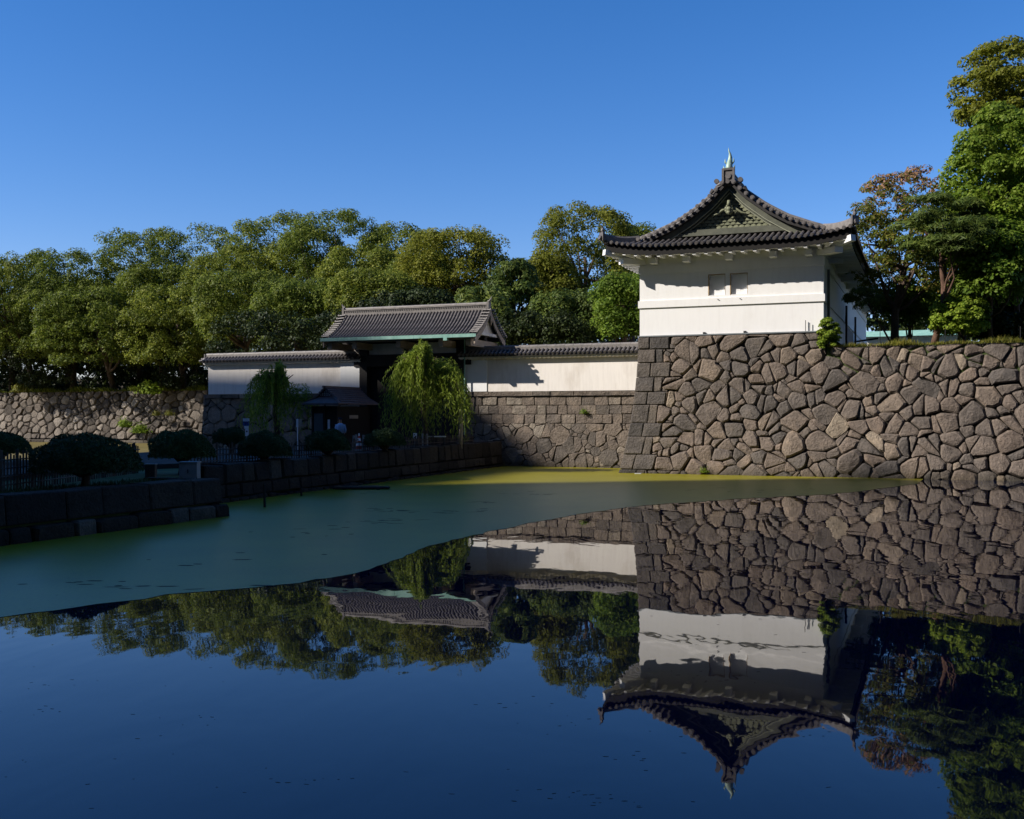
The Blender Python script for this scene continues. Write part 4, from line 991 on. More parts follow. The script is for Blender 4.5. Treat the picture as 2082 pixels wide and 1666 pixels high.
bgtree(-75, 530, 120, 122, "camphor tree cut by the left edge of the photo", 22)
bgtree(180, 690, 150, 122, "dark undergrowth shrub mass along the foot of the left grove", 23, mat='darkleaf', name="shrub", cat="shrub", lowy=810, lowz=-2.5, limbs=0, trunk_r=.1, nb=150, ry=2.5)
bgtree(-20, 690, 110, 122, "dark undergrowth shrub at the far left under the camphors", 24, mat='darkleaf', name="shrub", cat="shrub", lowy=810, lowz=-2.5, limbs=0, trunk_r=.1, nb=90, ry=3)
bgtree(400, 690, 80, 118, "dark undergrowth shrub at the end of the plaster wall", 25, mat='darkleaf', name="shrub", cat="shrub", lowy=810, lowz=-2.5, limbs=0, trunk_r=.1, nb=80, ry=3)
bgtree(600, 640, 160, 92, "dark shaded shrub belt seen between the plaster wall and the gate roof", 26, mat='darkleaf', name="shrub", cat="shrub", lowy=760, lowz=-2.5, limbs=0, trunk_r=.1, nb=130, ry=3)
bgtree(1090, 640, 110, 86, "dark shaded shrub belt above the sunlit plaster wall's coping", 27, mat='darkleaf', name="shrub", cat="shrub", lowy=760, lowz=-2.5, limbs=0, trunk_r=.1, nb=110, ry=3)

for args in ((480, 500, 85, 121, "camphor tree filling the notch between the two tallest crowns", 71), (330, 545, 85, 125, "mid-height camphor tree under the tall dome at left centre", 72), (150, 570, 95, 127, "mid-height camphor tree under the low left skyline", 73), (625, 470, 75, 120, "camphor tree between the two highest crowns above the gate", 74), (740, 505, 75, 112, "rounded camphor tree just above the left half of the gate ridge", 75), (860, 520, 70, 110, "rounded camphor tree just above the right half of the gate ridge", 76), (1120, 520, 45, 103, "narrow shoulder tree left of the lone tall tree", 77, 'camphor_y')):
    bgtree(*args[:6], **(dict(mat=args[6]) if len(args) > 6 else {}), lowy=735)
# the wood going on behind, one dark mass
rw_ = np.random.default_rng(77); n_ = 1300; C_ = np.stack([rw_.uniform(-110, 75, n_), rw_.uniform(140, 170, n_), 4 + 14 * rw_.random(n_) ** 1.3], 1); Rr_ = rw_.uniform(1.5, 2.8, n_)
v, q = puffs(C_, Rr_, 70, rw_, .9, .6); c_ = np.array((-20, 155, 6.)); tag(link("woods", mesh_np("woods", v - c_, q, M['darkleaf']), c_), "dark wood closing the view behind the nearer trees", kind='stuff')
# trees on the bank at the right
def rtree(px, topy, hw, D, lowy, label, seed, bpx=None, **kw):
    X = ((bpx or px) - CX) / F * D; top = CZ + (HY - topy) / F * D; low = CZ + (HY - lowy) / F * D; rx = hw * D / F
    sh = ((px - (bpx or px)) / F * D, 0); a = dict(shift=sh, pr=(.38, .8), npl=110, ln=.22, wd=.13, trunk_r=.2, group="trees on the bank right of the gatehouse", mat='green', name="broadleaf_tree"); a.update(kw)
    nm = a.pop('name'); mt = a.pop('mat')
    return tree(nm, label, (X, D, RZ - .1), top, rx, low, mt, seed, **a)
rtree(1845, 336, 122, 60.5, 655, "reddish-brown autumn tree leaning beside the gatehouse's right eave", 41, bpx=1822, mat='autumn', mat2=('autumn_red', .84), name="autumn_tree", nb=340, pr=(.25, .55), npl=62, ln=.2, wd=.10, lobes=12, inner=.45, trunk_r=.26, limbs=16, squash=.8, bark='bark', bend=-.25)
rtree(1925, 385, 90, 53.5, 565, "pine with slim curving reddish trunk on the right bank", 42, bpx=1898, mat='pine', name="pine_tree", nb=80, pr=(.45, .8), npl=260, ln=.32, wd=.05, bark='bark_pine', trunk_r=.17, squash=.45, bend=.22, limbs=12, inner=.3)
rtree(2050, 215, 118, 55.5, 660, "big bright green tree filling the right edge of the photo", 43, bpx=2068, mat='green', nb=420, pr=(.4, .85), npl=110, ln=.22, wd=.13, lobes=12, inner=.4, bark='bark_pine', trunk_r=.17, bend=.1)
rtree(2075, 72, 125, 72, 330, "tallest olive tree towering over the right edge of the photo", 44, mat='camphor_y', nb=330, pr=(.4, .8), npl=100, ln=.25, wd=.14, inner=.35, trunk_r=.3, limbs=16, lobes=10)
rtree(2015, 440, 80, 53.6, 655, "mid-height leafy tree between the pine and the right edge", 45, mat='green', nb=150, pr=(.45, .8), trunk_r=.12)
rtree(1850, 560, 70, 63, 690, "dark shaded bushy tree under the autumn tree", 46, mat='green', nb=70, trunk_r=.14)
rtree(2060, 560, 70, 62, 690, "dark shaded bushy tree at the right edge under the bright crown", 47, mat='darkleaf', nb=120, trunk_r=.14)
rtree(1960, 560, 80, 66, 690, "dark backdrop bush behind the pine trunk", 48, mat='camphor', nb=120, trunk_r=.14)
rtree(1950, 602, 58, 53.5, 697, "glossy rounded shrub on the grass bank right of the pine trunk", 49, mat='green', name="shrub", cat="shrub", nb=110, pr=(.25, .45), npl=110, ln=.17, wd=.10, limbs=0, trunk_r=.06)
rtree(2150, 250, 120, 62, 660, "big green tree just outside the right edge of the photo", 50, nb=220, trunk_r=.25)
rtree(1756, 585, 34, 55, 640, "small dark pine bough hanging in front of the gatehouse's shaded side", 51, bpx=1822, mat='pine', name="pine_sapling", nb=20, pr=(.2, .4), npl=140, ln=.22, wd=.04, limbs=8, trunk_r=.06)
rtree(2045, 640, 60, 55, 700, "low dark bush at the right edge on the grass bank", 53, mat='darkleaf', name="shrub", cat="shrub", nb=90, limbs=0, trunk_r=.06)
# vine on the corner of the ledge
tree("vine", "bright ivy clump hanging over the stone wall at the gatehouse's right corner", W(10.75, .75, 6.55), 8.05, .5, 6.1, 'green', 61, nb=60, pr=(.12, .24), npl=90, ln=.11, wd=.075, limbs=4, trunk_r=.025, cat="plant", ry=.35)
# tufts rooted in joints
def tuft(label, p, r_, seed, mat='green', n=180, name="plant"):
    rng = np.random.default_rng(seed); d = rng.normal(size=(n, 3)); d[:, 2] = abs(d[:, 2]); c = np.array(p) + d * r_ * np.array((.45, .35, .45)); v, q = leaves(c, 0, r_ * .38, r_ * .14, d, rng, .8)
    return tag(link(name, mesh_np(name, v - np.array(p), q, M[mat]), p), label, "plant", "plants growing out of the stone walls")
tuft("small weed at the waterline of the tall stone wall", surf_main(4.6, .12, .12), .28, 1)
tuft("small tuft growing from a joint in the wall between gate and gatehouse", surf_gate(-3.6, 3.2, .1), .3, 2)
for i, (px, py, s) in enumerate(((255, 868, .8), (285, 880, .9), (318, 845, .5), (345, 845, .5), (305, 800, 1.3), (40, 797, .9))):
    D = 118 + (400 - px) * .025
    tuft(["yellow-green plant low on the far stone wall, left of its pair", "yellow-green plant low on the far stone wall, nearest the big clipped pine's right side", "small yellowing weed high on the far stone wall", "right-hand small weed high on the far stone wall", "sprawling bush tumbling over the top of the far stone wall", "grassy tuft on the top left of the far stone wall"][i], at(px, py, D - .6), s, 10 + i, 'grass' if i in (2, 3, 5) else 'green', int(260 + 420 * s))
# grass along the bank edge
rng_ = np.random.default_rng(9); n = 9000; t = rng_.uniform(10.7, 30, n); o_ = .75 + rng_.random(n) ** 2 * 3.0
h = rng_.uniform(.08, .28, n) * (1 + .6 * np.sin(t * 2.1) * np.sin(t * .7 + 1)); b_ = B0 + t[:, None] * U + o_[:, None] * V; b_[:, 2] = RZ - .06
lean = rng_.normal(0, .35, (n, 3)) * h[:, None]; lean[:, 2] = h; lean -= V * (h * .25)[:, None]; wv = rng_.normal(size=(n, 3)); wv[:, 2] = 0; wv /= np.linalg.norm(wv, axis=1)[:, None]; wv *= .018
v = np.stack([b_ - wv, b_ + wv, b_ + lean * .6 + wv * .6, b_ + lean], 1).reshape(-1, 3); o = link("grass", mesh_np("grass", v - B0, np.arange(4 * n).reshape(-1, 4), M['grass']), B0); tag(o, "sunlit yellow-green grass along the top of the right stone wall", kind='stuff')
n = 5000; s_ = rng_.uniform(-14, 0, n); d_ = rng_.uniform(.5, 2.8, n); b_ = np.zeros((n, 3)); b_[:, :2] = N0 + s_[:, None] * ND - d_[:, None] * NN; b_[:, 2] = 1.0
h = rng_.uniform(.08, .2, n); lean = rng_.normal(0, .3, (n, 3)) * h[:, None]; lean[:, 2] = h; wv = rng_.normal(size=(n, 3)) * .012; wv[:, 2] = 0
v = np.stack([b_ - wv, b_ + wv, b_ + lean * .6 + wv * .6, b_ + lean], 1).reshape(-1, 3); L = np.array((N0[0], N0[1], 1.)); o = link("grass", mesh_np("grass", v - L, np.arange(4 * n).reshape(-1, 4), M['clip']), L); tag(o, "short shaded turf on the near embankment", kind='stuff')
n = 7000; t = rng_.uniform(-104, -60.5, n); o_ = 43.0 + rng_.random(n) ** 1.5 * 1.6; b_ = B0 + t[:, None] * U + o_[:, None] * V; b_[:, 2] = FZ - .15
h = rng_.uniform(.15, .55, n) * (1 + .7 * np.sin(t * 1.1) * np.sin(t * .37)); lean = rng_.normal(0, .4, (n, 3)) * h[:, None]; lean[:, 2] = h; lean -= V * (h * .5)[:, None]; wv = rng_.normal(size=(n, 3)); wv[:, 2] = 0; wv /= np.linalg.norm(wv, axis=1)[:, None]; wv *= .05
v = np.stack([b_ - wv, b_ + wv, b_ + lean * .6 + wv * .6, b_ + lean], 1).reshape(-1, 3); L = W(-80, 43, FZ); tag(link("grass", mesh_np("grass", v - L, np.arange(4 * n).reshape(-1, 4), M['camphor']), L), "ragged weeds along the top of the far stone wall", kind='stuff')
# willows
def willow(label, base, top, rx, seed, ns=230, low=1.7, lean=(0, 0)):
    rng = np.random.default_rng(seed); base = np.array(base, float); r = empty("willow_tree", base, label, "tree", "weeping willows by the gate")
    crown = base + np.array((lean[0], lean[1], 0)); P = []; Nn = []; A = []; tw = MB(); Hh = top - base[2]
    for i in range(ns):
        lk = i % 46; ca = lk * 2.399 + seed; a = ca + rng.normal(0, .22); rr = rx * math.sqrt((lk * .618 + .1) % 1.0) + rng.normal(0, .12) * rx      # strands hang in loose locks
        rr = abs(rr) * (1 + .12 * math.sin(a * 3 + seed)); h0 = top - Hh * .25 * (min(rr, rx * 1.2) / rx) ** 2.4 + rng.normal(0, .13) + .16 * math.sin(lk * 1.7) - (rng.random() ** 3) * 1.2
        org = crown + np.array((math.cos(a) * rr * .3, math.sin(a) * rr * .3, h0 - base[2] - .45)); mid = crown + np.array((math.cos(a) * rr * .9, math.sin(a) * rr * .9, h0 - base[2] + .35)); end = crown + np.array((math.cos(a) * rr * 1.02 + rng.normal(0, .1), math.sin(a) * rr * 1.02, 0)); end[2] = max(low + rng.uniform(0, .6), h0 - min(1., max(.25, .62 + .25 * math.sin(lk * 2.3) + rng.normal(0, .14))) * (h0 - low))
        k = np.linspace(0, 1, 46)[:, None]; c = (1 - k) ** 2 * org + 2 * k * (1 - k) * (mid + np.array((0, 0, .25))) + k ** 2 * end
        k2 = np.clip((k - .35) / .65, 0, 1); c[:, :2] = c[:, :2] * (1 - k2 * .0); c = c + rng.normal(0, .045, c.shape); P.append(c); t_ = np.gradient(c, axis=0); A.append(t_ / np.linalg.norm(t_, axis=1)[:, None])
        if i % 3 == 0: tw.tube([c[0], c[12], c[24], c[40]], [.014, .011, .009, .005], 3, False)
    P = np.concatenate(P); A = np.concatenate(A); N = len(P); b = np.cross(A, rng.normal(size=(N, 3))); b /= np.linalg.norm(b, axis=1)[:, None]; dr = A * .8 + rng.normal(0, .35, (N, 3)) + np.array((0, 0, -.25)); dr /= np.linalg.norm(dr, axis=1)[:, None]
    s = rng.uniform(.7, 1.3, (N, 1)); a_ = dr * .13 * s; b = b * .024 * s; v = np.stack([P - a_, P + b, P + a_, P - b], 1).reshape(-1, 3)
    link("crown", mesh_np("crown", v - crown, np.arange(4 * N).reshape(-1, 4), M['willow']), crown, r); tw.obj("twigs", M['bark'], r)
    tb = MB(); tpp = crown + np.array((0, 0, Hh * .62)); tb.tube([base, base * .7 + tpp * .3 + np.array((.08, 0, 0)), base * .35 + tpp * .65 - np.array((.05, 0, 0)), tpp], [.2, .17, .14, .1], 8)
    for i in range(7): a = i * .9; tb.tube([tpp - np.array((0, 0, .4)), tpp + np.array((math.cos(a) * rx * .25, math.sin(a) * rx * .25, Hh * .16)), tpp + np.array((math.cos(a) * rx * .5, math.sin(a) * rx * .5, Hh * .24))], [.08, .055, .02], 5)
    tb.obj("trunk", M['bark'], r, smooth=True, loc=base); return r
p = at(862, 848, 57.4); willow("sunlit weeping willow in front of the dark gate", (p[0], p[1], 1.2), CZ + (HY - 697) / F * 57.4, 2.4, 5, 340, 1.5)
p = at(560, 848, 62); willow("dark weeping willow in front of the left plaster wall", (p[0], p[1], 1.2), CZ + (HY - 738) / F * 62, 2.1, 6, 190, 1.6)
# clipped dome pines along the causeway
def dome(label, px, D, y0, y1, hw, seed, gz=1.15, ybase=None, bl=0):
    rng = np.random.default_rng(seed); X = (px - CX) / F * D; r = empty("clipped_pine", (X, D, gz), label, "tree", "clipped pines on the causeway")
    top = CZ - (y0 - HY) / F * D; low = max(gz + .25, CZ - (y1 - HY) / F * D); rx = hw * D / F; Hh = top - low; P = []; Nn = []
    n = int(7000 + 2500 * rx)
    d = rng.normal(size=(n, 3)); d[:, 2] = np.abs(d[:, 2]) - .12; d /= np.linalg.norm(d, axis=1)[:, None]
    bump_ = 1 + .07 * np.sin(d[:, 0] * 5 + seed) * np.cos(d[:, 1] * 4 + seed * 2) + .05 * np.sin(d[:, 0] * 9 + d[:, 2] * 7)
    sh = np.clip(1 - (1 - np.abs(d[:, 2])) ** 3 * .0, 0, 1); rad = (rng.random(n) ** .25 * .25 + .77) * bump_
    c = np.stack([d[:, 0] * rx * rad, d[:, 1] * rx * rad, np.sign(d[:, 2]) * np.abs(d[:, 2]) ** .8 * Hh * rad], 1); c[:, 2] = np.maximum(c[:, 2], -.06 * Hh + rng.normal(0, .03, n))
    cc = np.array((X, D, low)); v, q = leaves(c, 0, .11, .035, d, rng, .7); link("crown", mesh_np("crown", v, q, M['clip']), cc, r)
    core = MB(); ring = []
    N = 16; zs = [0, .25, .5, .72, .88, .95]
    for z_ in zs: ring += [cc + np.array((math.cos(2 * math.pi * k / N) * rx * .86 * math.sqrt(1 - z_ * z_) , math.sin(2 * math.pi * k / N) * rx * .86 * math.sqrt(1 - z_ * z_), z_ * Hh * .85)) for k in range(N)]
    core.add(ring, [(j * N + k, j * N + (k + 1) % N, (j + 1) * N + (k + 1) % N, (j + 1) * N + k) for j in range(5) for k in range(N)] + [tuple(range(5 * N, 6 * N))]); core.obj("inner_branches", M['clip'], r)
    tb = MB(); tb.tube([(X, D, gz - .15), (X + .05, D, gz + (low - gz) * .5), (X - .04, D, low + .2)], [.13, .1, .09], 7)
    for i in range(9): a = i * .7 + seed; k = rng.uniform(.45, .85); tb.tube([(X, D, gz + (low - gz) * .45), (X + math.cos(a) * rx * k * .5, D + math.sin(a) * rx * k * .5, low - .02), (X + math.cos(a) * rx * k, D + math.sin(a) * rx * k, low + .2 * Hh)], [.06, .045, .02], 5)
    tb.obj("trunk", M['bark'], r, smooth=True); return r
dome("largest clipped dome pine on the near embankment, left of the grey box", 172, 29.5, 884, 952, 103, 1)
dome("clipped dome pine just above the grey metal box", 369, 36.3, 875, 925, 63, 2)
dome("clipped dome pine cut by the left edge of the photo", 0, 41.0, 880, 918, 56, 3)
dome("small clipped pine at the back, left of the blue sign", 470, 52, 871, 898, 38, 4)
dome("clipped dome pine under the blue and white sign", 537, 40.8, 880, 922, 53, 5)
dome("clipped dome pine in front of the guard house", 667, 44.9, 875, 912, 46, 6)
dome("clipped dome pine in front of the left skirt of the sunlit willow", 782, 49.9, 873, 902, 40, 7)

# ------------------------------------------------------------------ fences
def fence(label, pts, gz, h, sp, nrail):
    r = empty("lattice_fence", (*pts[0], gz), label, "fence", None); me = None; rails = []
    rr = random.Random(len(label))
    for a, b in zip(pts[:-1], pts[1:]):
        a = np.array(a); b = np.array(b); L = np.linalg.norm(b - a); n = int(L / sp); rz = math.atan2(b[1] - a[1], b[0] - a[0])
        for i in range(n):
            p = a + (b - a) * (i + .5) / n; lc = np.array((p[0], p[1], gz))
            if me is None: me = MB().tube([(0, 0, -.1), (0, 0, h)], .026, 6).mesh("picket", M['fencewood'], (0, 0, 0))
            o = link("picket", me, lc, r); o.scale.z = 1 + rr.uniform(-.06, .12) + (.12 if i % 5 == 0 else 0); o.scale.x = o.scale.y = 1.7 if i % 5 == 0 else 1
        for k in range(nrail): z_ = gz + h * (.18 + .7 * k / max(1, nrail - 1)); d = np.array(((b - a)[1], -(b - a)[0])) / L * .03; MB().tube([(*(a + d), z_), (*(b + d), z_)], .02, 5).obj("rail", M['fencewood'], r)
    return r
fence("lattice fence behind the largest clipped pine at the left", [(-13.6, 23.5), (-13.4, 30.0), (-13.2, 37.4)], 1.02, .95, .17, 4)
fence("lattice fence along the causeway edge leading to the gate", [edge1(-.5) - EN * 1.35, edge1(9) - EN * 1.2, edge1(19) - EN * 1.1, edge1(27) - EN * 1.1], 1.05, .85, .19, 4)

# ------------------------------------------------------------------ small things
def post_sign(label, px, D, ytop, parts, gz=1.15, pole=.03, polemat='metal_grey'):
    X = (px - CX) / F * D; r = empty("sign", (X, D, gz), label, "sign"); top = CZ - (ytop - HY) / F * D
    MB().tube([(X, D, gz - .1), (X, D, top)], pole, 7).obj("pole", M[polemat], r)
    for (nm, x0, x1, y0, y1, m) in parts:
        a = at(x0, y0, D); b = at(x1, y1, D); MB().obox(((a[0] + b[0]) / 2, D - .05, (a[2] + b[2]) / 2), (abs(b[0] - a[0]) / 2, 0, 0), (0, .012 if m != 'black' else .014, 0), (0, 0, abs(a[2] - b[2]) / 2)).obj(nm, M[m], r)
post_sign("blue and white sign board on a post beside the dark willow", 501, 50.5, 851, [("board", 494.5, 507.5, 851, 857, 'white'), ("board", 495, 507, 857.3, 866, 'blue'), ("mark", 497, 500, 858, 861, 'white'), ("mark", 502, 506, 858.5, 861.5, 'white'), ("mark", 498, 504, 863, 865, 'white'), ("board", 497, 506, 866.3, 872, 'white'), ("board", 499, 506, 872.3, 887, 'white'), ("mark", 501, 504, 876, 879, 'black')])
post_sign("slim white pole with pale notice board left of the guard house", 605, 56, 852, [("board", 602.5, 607, 852.5, 869, 'white'), ("board", 607.5, 614, 852.5, 868, 'wood_pale')], polemat='white')
post_sign("small white sign with dark marks beside the sunlit willow's foot", 844, 55.5, 881, [("board", 840.5, 848, 881, 892, 'white'), ("mark", 842, 844, 883, 885.5, 'black'), ("mark", 845, 847, 886, 888.5, 'black'), ("mark", 842, 844, 888.5, 891, 'black')])
def cone_():
    D = 52.; X = (730 - CX) / F * D; r = empty("traffic_cone", (X, D, 1.12), "red and white traffic cone between two clipped pines", "cone")
    MB().obox((X, D, 1.45), (.2, 0, 0), (0, .2, 0), (0, 0, .02)).obj("foot", M['red'], r)
    for k in range(6): z0_, z1_ = 1.47 + .12 * k, 1.47 + .12 * (k + 1); MB().tube([(X, D, z0_), (X, D, z1_)], [.15 - .021 * k, .15 - .021 * (k + 1)], 10).obj("stripe", M['white' if k % 2 else 'red'], r)
    MB().obox((X, D, 1.28), (.25, 0, 0), (0, .25, 0), (0, 0, .15)).obj("plinth", M['concrete'], r)
cone_()
for i, (px, D) in enumerate(((719, 51), (724, 53), (738.5, 50.5), (743, 52), (859, 56), (864, 57.5), (868, 56.5))):
    X = (px - CX) / F * D; o = MB().tube([(X, D, 1.0), (X, D, 2.1 + .02 * (i % 3))], .05, 7).obj("bollard", M['metal_grey'], None)
    tag(o, ["thin grey post left of the traffic cone, the outer one", "thin grey post left of the traffic cone, the inner one", "thin grey post right of the traffic cone, the inner one", "thin grey post right of the traffic cone, the outer one", "pale post under the sunlit willow, left of three", "pale post under the sunlit willow, middle of three", "pale post under the sunlit willow, right of three"][i], "post", "posts along the causeway")
def box_(label, px, D, y0, y1, hw, mat, gz):
    X = (px - CX) / F * D; r = empty("utility_box", (X, D, gz), label, "box"); zt = CZ - (y0 - HY) / F * D; w_ = hw * D / F
    MB().obox((X, D, (gz + zt) / 2 - .02), (w_, 0, 0), (0, w_ * .7, 0), (0, 0, (zt - gz) / 2)).obj("cabinet", M[mat], r); MB().obox((X, D, zt), (w_ * 1.08, 0, 0), (0, w_ * .8, 0), (0, 0, .02)).obj("lid", M['metal_grey'], r)
    MB().obox((X, D - w_ * .7 - .008, (gz + zt) / 2), (w_ * .06, 0, 0), (0, .01, 0), (0, 0, .06)).obj("handle", M['metal_dark'], r)
box_("grey metal utility box on the near embankment", 386, 33.2, 940, 965, 18, 'metal_grey', 1.02)
box_("small dark utility box left of the grey one", 307, 34.0, 944, 962, 10, 'metal_dark', 1.02)
p = at(886, 888, 57.5); r = empty("bench", (p[0], p[1], 1.1), "low white-topped barrier bench under the sunlit willow", "bench"); MB().obox((p[0], p[1], p[2]), (.55, 0, 0), (0, .15, 0), (0, 0, .03)).obj("seat", M['white'], r)
for k in (-1, 1): MB().obox((p[0] + k * .45, p[1], (p[2] + 1.0) / 2), (.04, 0, 0), (0, .12, 0), (0, 0, (p[2] - 1.0) / 2)).obj("leg", M['metal_dark'], r)
for i, (px, yb, yt) in enumerate(((538, 1032, 985), (613, 1009, 992))):
    D = F * CZ / (yb - HY); X = (px - CX) / F * D; zt = CZ - (yt - HY) / F * D; o = MB().tube([(X + .02, D, -1.2), (X - .01, D, zt)], .045, 6).obj("stake", M['wood_dark']); tag(o, ["taller dark stake standing in the duckweed before the embankment", "short dark stake standing in the duckweed before the embankment"][i], "stake", "stakes in the water")
D = F * CZ / (996 - HY); p = at(735, 992, D); r = empty("raft", (p[0], p[1], 0), "low dark raft of planks moored beside the embankment", "raft")
for k in range(5): a = np.array((p[0], p[1] + .22 * k + .05 * (k % 2), .07)); MB().obox(a + np.array((.12 * (k % 3) - .1 * k, 0, 0)), (1.15 - .08 * k, .12, 0), (0, .1, 0), (0, 0, .035 + .01 * (k % 2))).obj("plank", M['fencewood' if k % 2 else 'wood_dark'], r)
for k in (-1, 1): MB().obox((p[0] + k * .7, p[1] + .45, .03), (.07, 0, 0), (0, .6, 0), (0, 0, .028)).obj("crossbar", M['wood_dark'], r)
MB().obox(at(1297, 963.4, 55.6), (.16, .0, 0), (0, .05, 0), (0, 0, .03)).obj("litter", M['white'])
tag(bpy.data.objects["litter"], "small white scrap floating at the foot of the stone corner", "litter")
# pale trunk leaning by the willow
p = at(936, 885, 58.5); q = MB().tube([(p[0] - .02, p[1], 1.1), (p[0] + .03, p[1], 2.3), at(936, 830, 58.5), at(929, 800, 58.5)], [.13, .11, .09, .05], 7)
r = empty("willow_sapling", (p[0], p[1], 1.1), "slim pale trunk wrapped in matting at the sunlit willow's right side", "tree"); q.obj("trunk", M['wood_pale'], r, smooth=True)
# wire fence on the ledge and bank
for i, (t, o_, z0_, z1_) in enumerate(((9.62, .95 - .1, BZ + .04, 7.92), (9.83, .95 - .1, BZ + .04, 7.78), (13.2, .95, RZ - .1, 7.35), (16.2, .95, RZ - .1, 7.3), (19.5, .95, RZ - .1, 7.3))):
    o = MB().tube([W(t, o_, z0_), W(t, o_, z1_)], .018, 5).obj("wire_post", M['metal_dark']); tag(o, ["taller thin rod on the gatehouse ledge near its right corner", "shorter thin rod on the gatehouse ledge near its right corner", "thin wire post on the grass bank nearest the gatehouse", "thin wire post on the grass bank under the autumn tree", "thin wire post on the grass bank near the glossy shrub"][i], "post", "thin posts along the wall top")
# white wall with green roof behind the trees
p = at(1793, 700, 96); r = empty("garden_wall", (p[0], p[1], 6.4), "white wall with green copper roof seen between the gatehouse and the trees", "wall")
MB().obox((p[0] + 2.5, p[1], 8.2), U * 4, V * .2, ZU * 2.1).obj("wall", M['plaster'], r)
q = MB().sweep([np.array((p[0] + 2.5, p[1], 10.3)) - U * 4.2, np.array((p[0] + 2.5, p[1], 10.3)) + U * 4.2], [(-.9, 0), (.9, 0), (.1, .55), (-.1, .55)], V); q.obj("roof", M['verdigris'], r)
for k in range(16):
    for sg in (-1, 1): MB().obox(np.array((p[0] + 2.5, p[1], 9.0)) + U * (-3.7 + k * .5) - V * .21, U * .28 + ZU * sg * .28, V * .012, (U * -sg + ZU) * .012).obj("diagonal_batten", M['metal_grey'], r)

# ------------------------------------------------------------------ guard on duty, seen over the hedge
def person(p, label):
    x, y, z = p; r = empty("person", p, label, "person")
    me = bpy.data.meshes.new("body"); J = [(0, 0, .86), (0, 0, 1.1), (0, 0, 1.36), (0, 0, 1.46), (0, -.01, 1.56), (0, -.015, 1.68), (-.19, 0, 1.36), (-.24, .02, 1.1), (-.22, -.06, .86), (.19, 0, 1.36), (.24, .02, 1.1), (.22, -.06, .86), (-.1, 0, .8), (-.11, 0, .45), (-.11, .02, .07), (-.11, -.12, .03), (.1, 0, .8), (.11, 0, .45), (.11, .02, .07), (.11, -.12, .03)]
    E_ = [(0, 1), (1, 2), (2, 3), (3, 4), (4, 5), (2, 6), (6, 7), (7, 8), (2, 9), (9, 10), (10, 11), (0, 12), (12, 13), (13, 14), (14, 15), (0, 16), (16, 17), (17, 18), (18, 19)]
    me.from_pydata(J, E_, []); rad = [.14, .14, .15, .06, .095, .08, .07, .05, .035, .07, .05, .035, .09, .065, .05, .04, .09, .065, .05, .04]
    o = link("body", me, p, r); sk = o.modifiers.new("skin", 'SKIN'); me.skin_vertices[0].data[0].use_root = True
    for i, q_ in enumerate(rad): me.skin_vertices[0].data[i].radius = (q_, q_ * .8)
    sb = o.modifiers.new("sub", 'SUBSURF'); sb.levels = sb.render_levels = 1; me.materials.append(M['skin'])
    MB().tube([(x, y, z + .92), (x, y, z + 1.15), (x, y, z + 1.38), (x, y, z + 1.46)], [.2, .21, .22, .09], 12).obj("shirt", M['cloth_blue'], r, smooth=True)
    for k in (-1, 1): MB().tube([(x + k * .18, y, z + 1.38), (x + k * .26, y + .02, z + 1.1), (x + k * .245, y - .03, z + .95)], [.085, .075, .065], 9).obj("sleeve", M['cloth_blue'], r, smooth=True); MB().tube([(x + k * .1, y, z + .93), (x + k * .11, y, z + .45), (x + k * .11, y + .02, z + .06)], [.13, .095, .085], 9).obj("trouser_leg", M['cloth_navy'], r, smooth=True)
    MB().tube([(x, y, z + 1.66), (x, y, z + 1.72), (x, y, z + 1.76)], [.115, .125, .10], 10).obj("cap", M['cloth_navy'], r)
p = at(692, 860, 57.0); person((p[0], p[1], 1.2), "guard in pale blue shirt and dark cap standing by the guard house")

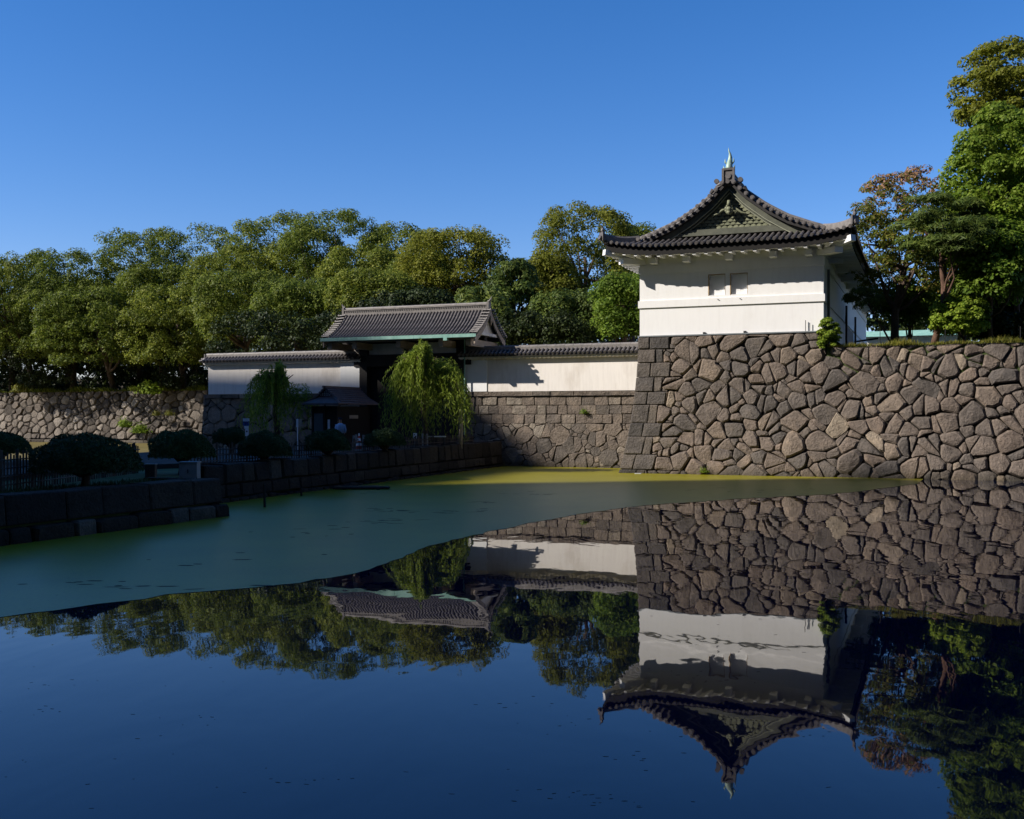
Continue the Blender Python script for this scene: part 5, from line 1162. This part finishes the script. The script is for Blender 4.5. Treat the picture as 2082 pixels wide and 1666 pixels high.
# ------------------------------------------------------------------ office blocks across the street, out of the frame, placed and sized to shade the moat and block sky
def office(label, foot, h):
    c = np.mean(np.array(foot), axis=0); r = empty("office_building", (c[0], c[1], 1.35), label, "building", "office blocks beyond the street"); MB().prism(foot, 1.2, h).obj("wall", M['concrete'], r)
    q = MB()
    big = [(c + (np.array(p) - c) * 1.002) for p in foot]
    for z_ in np.arange(6, h - 4, 4.0): q.prism([tuple(p) for p in big], z_, z_ + 1.9)
    q.obj("window_band", M['glassband'], r)
def quad(x, y0, y1, back, slope): return [(x, y0), (x, y1), (x - back, y1 - slope * back), (x - back, y0 - slope * back)]
office("tallest office block beyond the left edge of the photo", [(-150, 11.1), (-188, -2.5), (-160, -80), (-122, -66)], 111)
def slant():
    prof_ = [(11.4, 0), (11.4, 96.8), (29.0, 101.2), (31.3, 100.9), (45.8, 87.0), (45.5, 0)]; r = empty("office_building", (-165, 25, 1.2), "office block with slanting upper side beyond the left edge, next to the tallest", "building", "office blocks beyond the street"); n = len(prof_)  # roofline shaped to set its shadow edge on gate and walls
    q = MB().add([(-150, y, z) for y, z in prof_] + [(-184, y - 11, z) for y, z in prof_], [tuple(range(n)), tuple(range(n, 2 * n))[::-1]] + [(i, n + i, n + (i + 1) % n, (i + 1) % n) for i in range(n)]); fixn(q.obj("wall", M['concrete'], r))
    for z_ in np.arange(8, 84, 4.0): MB().obox((-149.9, 28.4, z_), (.08, 0, 0), (0, 16.4, 0), (0, 0, .95)).obj("window_band", M['glassband'], r)
slant()
for i, (x0, x1, y, d, h) in enumerate(((-118, -70, -62, 40, 158), (-66, -22, -58, 36, 146), (-18, 30, -60, 40, 182), (35, 80, -58, 38, 150), (85, 140, -56, 42, 166), (146, 200, -40, 50, 140))):  # unseen row, added and made taller to block sky light
    office(["office block behind the viewpoint, far left of the row", "office block behind the viewpoint, left of the tallest", "tallest office block right behind the viewpoint", "lower office block behind the viewpoint, right of the tallest", "broad office block behind the viewpoint to the right", "office block at the right end of the row behind the viewpoint"][i], [(x0, y), (x1, y), (x1, y - d), (x0, y - d)][::-1], h)
